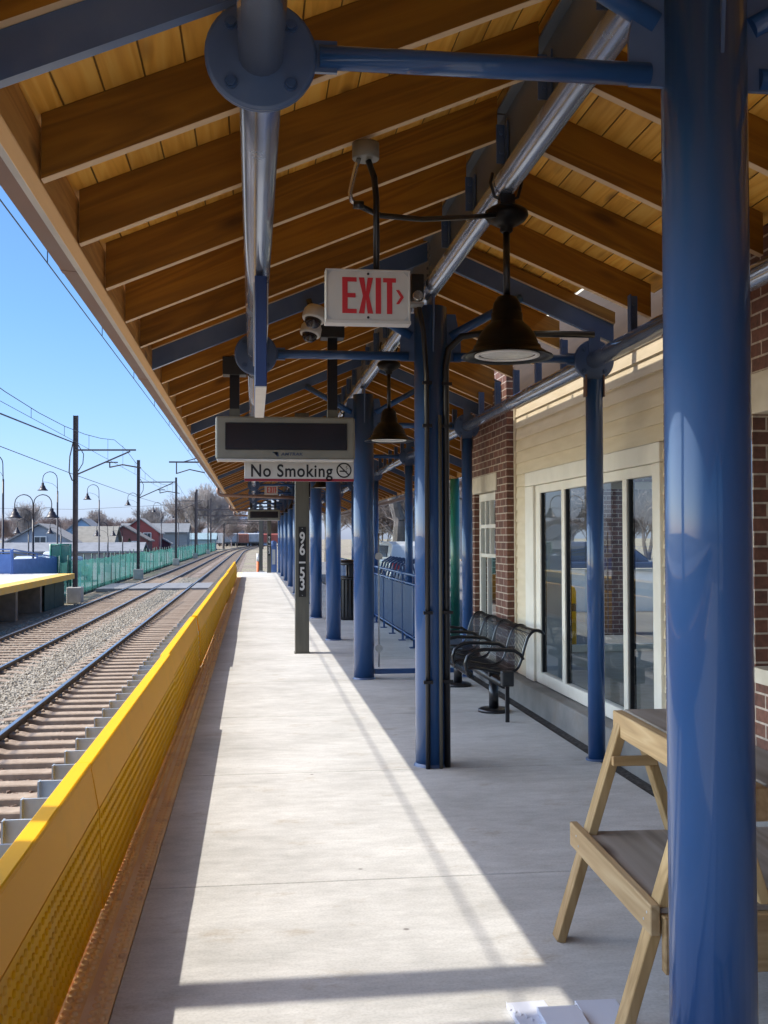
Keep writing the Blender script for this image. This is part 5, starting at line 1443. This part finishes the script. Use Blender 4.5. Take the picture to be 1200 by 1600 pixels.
# ------------------------------------------------------------------ cars
def car(name, x, y, z, rz, c, label, van=False):
    t = thing(name, (x, y, z), label, 'car', None, rz)
    key = 'car_%.2f_%.2f_%.2f' % c
    cm = MAT.get(key) or mat(key, c, rough=0.25, coat=0.8)
    def fp(o, p=None):
        o.parent = p or t; o.matrix_parent_inverse = Matrix.Identity(4); return o
    hh = 1.85 if van else 1.48
    body = MB().prism([(-2.2, 0.28), (2.15, 0.28), (2.22, 0.55), (2.15, 0.80), (1.2, 0.95), (-1.9, 0.98), (-2.22, 0.85), (-2.25, 0.5)], -0.86, 0.86)
    fp(body.build('body', cm, bevel=0.07, segs=3))
    cab = MB()
    prof = [(-1.95, 0.97), (1.15, 0.95), (0.55, hh - 0.06), (0.2, hh), (-1.3, hh), (-1.75, hh - 0.1)]
    n = len(prof)
    vs = [(p[0], -0.80 + 0.13 * (p[1] > 1.1), p[1]) for p in prof] + [(p[0], 0.80 - 0.13 * (p[1] > 1.1), p[1]) for p in prof]
    cab.add(vs, [tuple(range(n)), tuple(reversed(range(n, 2 * n)))] + [((i + 1) % n, i, i + n, (i + 1) % n + n) for i in range(n)])
    fp(cab.build('cabin', cm, bevel=0.04, segs=2))
    dg = MAT['dark_pane']
    for s in (-1, 1):
        w = MB().prism([(-1.55, 1.02), (0.85, 1.00), (0.42, hh - 0.12), (-1.38, hh - 0.12)], s * 0.79 - 0.03, s * 0.79 + 0.03)
        vs = [(v[0], v[1] - s * 0.10 * (v[2] > 1.1), v[2]) for v in w.v]; w.v = vs
        fp(w.build('side_window', dg))
    ws = MB().add([(1.12, -0.66, 1.00), (1.12, 0.66, 1.00), (0.62, 0.60, hh - 0.10), (0.62, -0.60, hh - 0.10), (1.16, -0.66, 1.01), (1.16, 0.66, 1.01), (0.66, 0.60, hh - 0.09), (0.66, -0.60, hh - 0.09)], [(0, 1, 2, 3), (7, 6, 5, 4), (0, 4, 5, 1), (1, 5, 6, 2), (2, 6, 7, 3), (3, 7, 4, 0)])
    fp(ws.build('windscreen', dg))
    for s in (-1, 1):
        fp(MB().box(2.17, 2.235, s * 0.62 - 0.17, s * 0.62 + 0.17, 0.62, 0.76).build('headlight', white_p))
        fp(MB().box(-2.25, -2.19, s * 0.66 - 0.12, s * 0.66 + 0.12, 0.66, 0.86).build('tail_light', red_m))
        for q in (-1.35, 1.40):
            w = fp(MB().lathe([(0.20, -0.11), (0.32, -0.10), (0.33, -0.06), (0.33, 0.06), (0.32, 0.10), (0.20, 0.11)], (q, s * 0.80, 0.33), 20, 'y').build('wheel', rubber))
            fp(MB().lathe([(0.20, -0.115), (0.19, -0.125), (0.05, -0.12), (0.05, 0.12), (0.19, 0.125), (0.20, 0.115)], (q, s * 0.80, 0.33), 16, 'y').build('hub', galv), w)
    return t
car('parked_car', -10.9, 65, -1.05, R(84), (0.30, 0.32, 0.34), 'grey car parked behind the green mesh near the nearest mast')
car('parked_car', -13.6, 68, -1.05, R(88), (0.62, 0.63, 0.64), 'pale car parked behind the blue ramp railing')
car('parked_car', -16.4, 92, -1.05, R(86), (0.66, 0.67, 0.68), 'white car parked between two short gooseneck lamps')
car('parked_car', -22.5, 196, -1.05, R(10), (0.72, 0.73, 0.74), 'small white car in front of the red houses', True)
car('parked_car', 9.2, 27.5, -0.10, R(4), (0.06, 0.075, 0.12), 'dark blue car parked on the forecourt, seen through the glazing')
car('parked_car', 4.6, 33.0, -0.10, R(96), (0.70, 0.71, 0.73), 'white car parked behind the blue railing on the right')

# ------------------------------------------------------------------ freight cars on the distant siding
def wagon(x, y, rz, c, label, tank=False, L=11.0):
    t = thing('freight_car', (x, y, -1.1), label, 'freight car', 'freight cars on the distant siding', rz)
    key = 'wagon_%.2f_%.2f_%.2f' % c
    m = MAT.get(key) or mat(key, c, tuple(q * 0.8 for q in c), 1.0, rough=0.7)
    def fp(o):
        o.parent = t; o.matrix_parent_inverse = Matrix.Identity(4); return o
    b = MB().prism([(-1.5, 1.1), (1.5, 1.1), (1.5, 3.7), (1.0, 4.05), (-1.0, 4.05), (-1.5, 3.7)], -L / 2, L / 2) if not tank else MB().prism([(-1.5, 1.4), (-0.6, 0.9), (0.6, 0.9), (1.5, 1.4), (1.5, 3.9), (0.5, 4.2), (-0.5, 4.2), (-1.5, 3.9)], -L / 2, L / 2)
    for k in range(9):
        yy = -L / 2 + 0.3 + k * (L - 0.6) / 8
        b.box(-1.56, -1.501, yy - 0.06, yy + 0.06, 1.2, 3.7).box(1.501, 1.56, yy - 0.06, yy + 0.06, 1.2, 3.7)
    for k in range(3): b.box(-1.2 + k, -1.08 + k, -L / 2 - 0.06, -L / 2 - 0.001, 1.2, 3.7)
    fp(b.build('body', m))
    fp(MB().box(-1.2, 1.2, -L / 2 - 0.3, L / 2 + 0.3, 0.75, 1.05).build('underframe', rail_side))
    for yy in (-L / 2 + 1.2, -L / 2 + 2.8, L / 2 - 2.8, L / 2 - 1.2):
        fp(MB().lathe([(0.45, -0.8), (0.45, -0.68), (0.1, -0.66), (0.1, 0.66), (0.45, 0.68), (0.45, 0.8)], (0, yy, 0.45), 16, 'x').build('wheelset', rail_side))
    return t
wagon(-8.0, 336, R(-28), (0.44, 0.47, 0.50), 'grey covered hopper car at the left end of the distant freight train', True, 9)
wagon(-4.9, 343.5, R(-38), (0.42, 0.17, 0.11), 'rust brown boxcar between two grey cars of the distant train', False, 8)
wagon(-1.6, 348, R(-52), (0.46, 0.49, 0.52), 'second grey hopper car, right of the rust brown boxcar', True, 8)
wagon(6.0, 354, R(-66), (0.46, 0.12, 0.09), 'long red boxcar at the right end of the distant train', False, 14)

# ------------------------------------------------------------------ bare trees
def limb(V, Fc, p0, p1, r0, r1, seg):
    t = (p1 - p0)
    L = t.length
    if L < 1e-4: return
    t /= L
    a = t.orthogonal().normalized(); b = t.cross(a)
    n = len(V)
    for p, rr in ((p0, r0), (p1, r1)):
        for k in range(seg):
            an = 2 * math.pi * k / seg
            V.append(tuple(p + (a * math.cos(an) + b * math.sin(an)) * rr))
    for k in range(seg):
        k2 = (k + 1) % seg
        Fc.append((n + k, n + k2, n + seg + k2, n + seg + k))
def bare_tree(seed, height, levels=6, spread=0.5, first=0.22, rscale=0.022, up=0.18, fat=0.012):
    rg = random.Random(seed)
    tv, tf, cv, cf = [], [], [], []
    def grow(p, d_, L, r_, lev):
        V, Fc = (tv, tf) if lev <= 1 else (cv, cf)
        segn = 3 if lev < 3 else 2
        seg = 8 if lev == 0 else (5 if lev < 3 else 3)
        rr = r_
        for s in range(segn):
            d2 = (d_ + Vector((rg.gauss(0, .12), rg.gauss(0, .12), rg.gauss(0, .06) + up * 0.25))).normalized()
            p2 = p + d2 * (L / segn)
            r2_ = max(fat * 0.55, rr * (0.86 if lev else 0.88))
            limb(V, Fc, p, p2, rr, r2_, seg)
            if lev < levels and (lev > 0 or s >= 1):
                for q in range(rg.choice((1, 2)) if lev < 4 else rg.choice((0, 1, 1))):
                    ax = Vector((rg.gauss(0, 1), rg.gauss(0, 1), rg.gauss(0, .5))).cross(d2).normalized()
                    d3 = (Matrix.Rotation(rg.uniform(.45, .95) * (spread + .45), 3, ax) @ d2 + Vector((0, 0, up))).normalized()
                    grow(p2, d3, L * rg.uniform(.52, .78), max(fat * 0.6, r2_ * rg.uniform(.42, .62)), lev + 1)
            p, d_, rr = p2, d2, r2_
        if lev < levels:
            for q in range(2 if lev < 4 else rg.choice((1, 2))):
                ax = Vector((rg.gauss(0, 1), rg.gauss(0, 1), rg.gauss(0, .5))).cross(d_).normalized()
                d3 = (Matrix.Rotation(rg.uniform(.2, .6), 3, ax) @ d_ + Vector((0, 0, up * .6))).normalized()
                grow(p, d3, L * rg.uniform(.62, .82), max(fat * 0.6, rr * .72), lev + 1)
    grow(Vector((0, 0, 0)), Vector((rg.gauss(0, .03), rg.gauss(0, .03), 1)).normalized(), height * first * 1.6, height * rscale, 0)
    top = max(v[2] for v in tv + cv)
    k = height / top
    sc = lambda A: [(v[0] * k, v[1] * k, v[2] * k) for v in A]
    return sc(tv), tf, sc(cv), cf
def tree_thing(name, parts, loc, label, rz=0.0, tm=bark, cm=twig, scale=1.0, group=None):
    tv, tf, cv, cf = parts
    t = thing(name, loc, label, 'tree', group, rz)
    t.scale = (scale,) * 3
    for nm, V, Fc, m in (('trunk', tv, tf, tm), ('crown', cv, cf, cm)):
        me = bpy.data.meshes.new(nm); me.from_pydata(V, [], Fc); me.materials.append(m)
        o = bpy.data.objects.new(nm, me); COL.objects.link(o); o.parent = t
    return t
near_tree = bare_tree(11, 13.0, 6, .55, .20, .030, .12, .014)
tree_thing('bare_tree', near_tree, (6.35, 47, -0.3), 'large bare tree with spreading limbs beyond the railing on the right', 0.4, scale=1.0)
tree_thing('bare_tree', bare_tree(12, 11.0, 6, .6, .18, .022, .10, .013), (8.6, 60, -0.3), 'paler bare tree behind the large one beyond the railing', 1.4)
tree_thing('bare_tree', bare_tree(15, 12.0, 6, .55, .20, .022, .14, .013), (5.2, 74, -0.3), 'bare tree seen between the columns past the litter bin', 0.1)
tree_thing('bare_tree', bare_tree(19, 12.0, 6, .55, .20, .022, .14, .013), (13.5, 52, -0.3), 'bare tree seen right of the green column', 0.9)
VAR = [bare_tree(s, 13.0, 6, .42, .20, .014, .22, .035) for s in (21, 22, 23, 24)]
spots = [(-14.5, 268, 15.8, 'tallest bare tree of the clump beyond the green fence'), (-10.8, 262, 15.2, 'bare tree at the right of the tall clump beyond the green fence'), (-18.2, 280, 13.5, 'bare tree at the left of the tall clump beyond the green fence'), (-8.0, 285, 13.6, 'bare tree beside the tracks left of the freight cars'), (-12.5, 300, 14.6, 'bare tree deep inside the clump behind the fence end'), (-5.0, 380, 12.0, 'bare tree over the grey hopper car'), (2.5, 375, 12.5, 'bare tree over the red boxcar'), (-22.5, 262, 9.5, 'lower bare tree over the dark barn'), (8.0, 250, 13.0, 'bare tree behind the far end of the canopy'), (13.0, 180, 12.5, 'bare tree right of the far canopy columns'), (-36.5, 175, 7.8, 'bare tree left of the grey house gable'), (-29.5, 215, 7.5, 'bare tree behind the blue house')]
for i, (x, y, h, lb) in enumerate(spots):
    tree_thing('bare_tree', VAR[i % 4], (x, y, -1.34), lb, i * 1.3, twig_far, twig_far, scale=(h + 1.3) / 13.0)
# evergreen and shrubs: leaf-sized faces around a trunk
def conifer(x, y, h, w, label):
    t = thing('evergreen_tree', (x, y, -1.3), label, 'tree')
    o = MB().tube([(0, 0, 0), (0, 0, h * 0.95)], [0.10, 0.02], 6).build('trunk', bark); o.parent = t
    rg = random.Random(5)
    V, Fc = [], []
    for k in range(2600):
        z = h * (0.06 + 0.94 * rg.random() ** 1.2)
        rr = w * (1 - z / h) ** 0.8 * (0.35 + 0.65 * rg.random() ** 0.5) * (0.8 + 0.25 * math.sin(z * 9))
        an = rg.random() * 6.283
        p = Vector((rr * math.cos(an), rr * math.sin(an), z))
        d_ = Vector((math.cos(an), math.sin(an), rg.uniform(-.5, .3))).normalized() * 0.16
        s = d_.cross(Vector((0, 0, 1))).normalized() * 0.05
        n = len(V); V += [tuple(p - s), tuple(p + s), tuple(p + d_)]; Fc.append((n, n + 1, n + 2))
    me = bpy.data.meshes.new('crown'); me.from_pydata(V, [], Fc); me.materials.append(ever)
    o = bpy.data.objects.new('crown', me); COL.objects.link(o); o.parent = t
conifer(-19.5, 172, 2.8, 1.25, 'small dark evergreen in front of the red houses')
conifer(-24.5, 150, 5.2, 1.6, 'dark evergreen rising behind the tan roof')
conifer(6.2, 40, 1.9, 0.8, 'dark green shrub at the foot of the large bare tree')
# far wood: one mass
def wood_mass(name, n, xr, yr, hr, label, mt, seed):
    rg = np.random.default_rng(seed)
    Vs, Fs, off = [], [], 0
    vv = []
    for tv, tf, cv, cf in VAR:
        a = np.array(tv + cv); f = [tuple(q) for q in tf] + [tuple(np.array(q) + len(tv)) for q in cf]
        vv.append((a, np.array(f)))
    for i in range(n):
        a, f = vv[i % 4]
        x, y, h, an = rg.uniform(*xr), rg.uniform(*yr), rg.uniform(*hr), rg.uniform(0, 6.28)
        s = h / 13.0
        c, q = math.cos(an), math.sin(an)
        b = np.stack([(a[:, 0] * c - a[:, 1] * q) * s * 1.25 + x, (a[:, 0] * q + a[:, 1] * c) * s * 1.25 + y, a[:, 2] * s - 1.34], 1)
        Vs.append(b); Fs.append(f + off); off += len(a)
    V = np.concatenate(Vs); Fc = np.concatenate(Fs)
    me = bpy.data.meshes.new(name)
    me.vertices.add(len(V)); me.vertices.foreach_set('co', V.astype(np.float32).ravel())
    me.loops.add(len(Fc) * 4); me.loops.foreach_set('vertex_index', Fc.astype(np.int32).ravel())
    me.polygons.add(len(Fc)); me.polygons.foreach_set('loop_start', np.arange(len(Fc), dtype=np.int32) * 4)
    me.update(calc_edges=True)
    me.materials.append(mt)
    o = bpy.data.objects.new(name, me); COL.objects.link(o)
    return tag(o, label, 'wood', kind='stuff')
wood_mass('far_wood', 80, (-115, -6), (300, 380), (7.0, 10.5), 'hazy line of bare reddish woods along the horizon on the left', twig_red, 1)
wood_mass('far_wood', 40, (-14, 14), (385, 430), (9, 13), 'bare woods closing the view behind the freight cars', twig_red, 2)
wood_mass('far_wood', 34, (8, 60), (80, 130), (8, 12), 'bare woods behind the forecourt on the right', twig, 4)

# ------------------------------------------------------------------ right side forecourt things
gcol = thing('green_column', (3.28, 17.0, -0.1), 'green painted steel column standing beyond the bench', 'column')
MB().tube([(3.28, 17.0, -0.1), (3.28, 17.0, 2.46)], 0.075, 22).build('shaft', green_post, gcol)
MB().lathe([(0.13, -0.1), (0.13, -0.08)], (3.28, 17.0, 0), 20).build('base_plate', green_post, gcol)
rkp = thing('bicycle_rack', (3.9, 24, -0.1), 'row of dark looped bicycle racks beyond the blue railing', 'bicycle rack')
for k in range(9):
    y = 22.0 + k * 0.55
    MB().tube([(3.1, y, -0.1), (3.15, y, 0.55), (3.25, y, 0.90), (3.45, y, 1.02), (3.65, y, 0.92), (3.75, y, 0.6), (3.8, y, -0.1)], 0.024, 8).build('loop', bolt_m, rkp)
MB().bar((3.1, 21.8, -0.06), (3.1, 26.6, -0.06), 0.06, 0.06).bar((3.8, 21.8, -0.06), (3.8, 26.6, -0.06), 0.06, 0.06).build('base_bar', bolt_m, rkp)
bp_ = thing('brick_pier', (5.9, 17.0, -0.1), 'sunlit brick pier on the forecourt seen through the glazing', 'pier')
MB().box(5.65, 6.15, 16.7, 17.2, -0.1, 2.6).build('shaft', brick, bp_)
MB().box(5.60, 6.20, 16.65, 17.25, 2.601, 2.70).build('cap', lintel_m, bp_)
lw = thing('low_wall', (9, 22, -0.1), 'low white wall across the forecourt seen through the glazing', 'wall')
MB().box(5.2, 13, 21.9, 22.15, -0.1, 0.75).build('wall', white_p, lw)
MB().box(5.15, 13.05, 21.86, 22.19, 0.751, 0.82).build('coping', lintel_m, lw)
yb_ = thing('bollard', (4.05, 13.2, -0.1), 'yellow bollard outside the end of the station building', 'bollard')
MB().lathe([(0.075, -0.1), (0.075, 0.80), (0.06, 0.85), (0.0, 0.88)], (4.05, 13.2, 0), 18).build('post', yellow, yb_)
MB().lathe([(0.0765, 0.55), (0.0765, 0.65)], (4.05, 13.2, 0), 18, cap=False).build('band', ink, yb_)
house('distant_house', 17.5, 95, 9, 8, 3.0, 5.2, (0.45, 0.44, 0.43), (0.30, 0.29, 0.28), 'pale house among bare trees beyond the railing on the right', cat='house', wins=((-0.2, 0.4),), z0=-0.4)

# ------------------------------------------------------------------ unseen beam and deck, added to cast the shadow band on the platform
fb = thing('shadow_caster', (-4.5, 3, 5.0), 'unseen steel beam and deck over the tracks, added to shade a band of platform', 'shadow caster')
zf = 5.2
dy = zf * (0.16 / 1.45)
MB().box(-7.9, -1.35, 3.455 + dy, 3.63 + dy, zf - 0.2, zf).build('shadow_caster_beam', steel_blue, fb)
MB().box(-7.9, -1.35, 2.15 + dy, 3.225 + dy, zf - 0.15, zf + 0.05).build('deck', steel_blue, fb)
for x in (-7.6, -5.6, -1.6):
    MB().box(x - 0.08, x + 0.08, 3.226 + dy, 3.454 + dy, zf - 0.12, zf - 0.04).build('shadow_caster_outrigger', steel_blue, fb)
for x in (-8.05, -1.2):
    MB().box(x - 0.14, x + 0.14, 2.6, 2.88, -1.34, zf - 0.15).build('leg', steel_blue, fb)
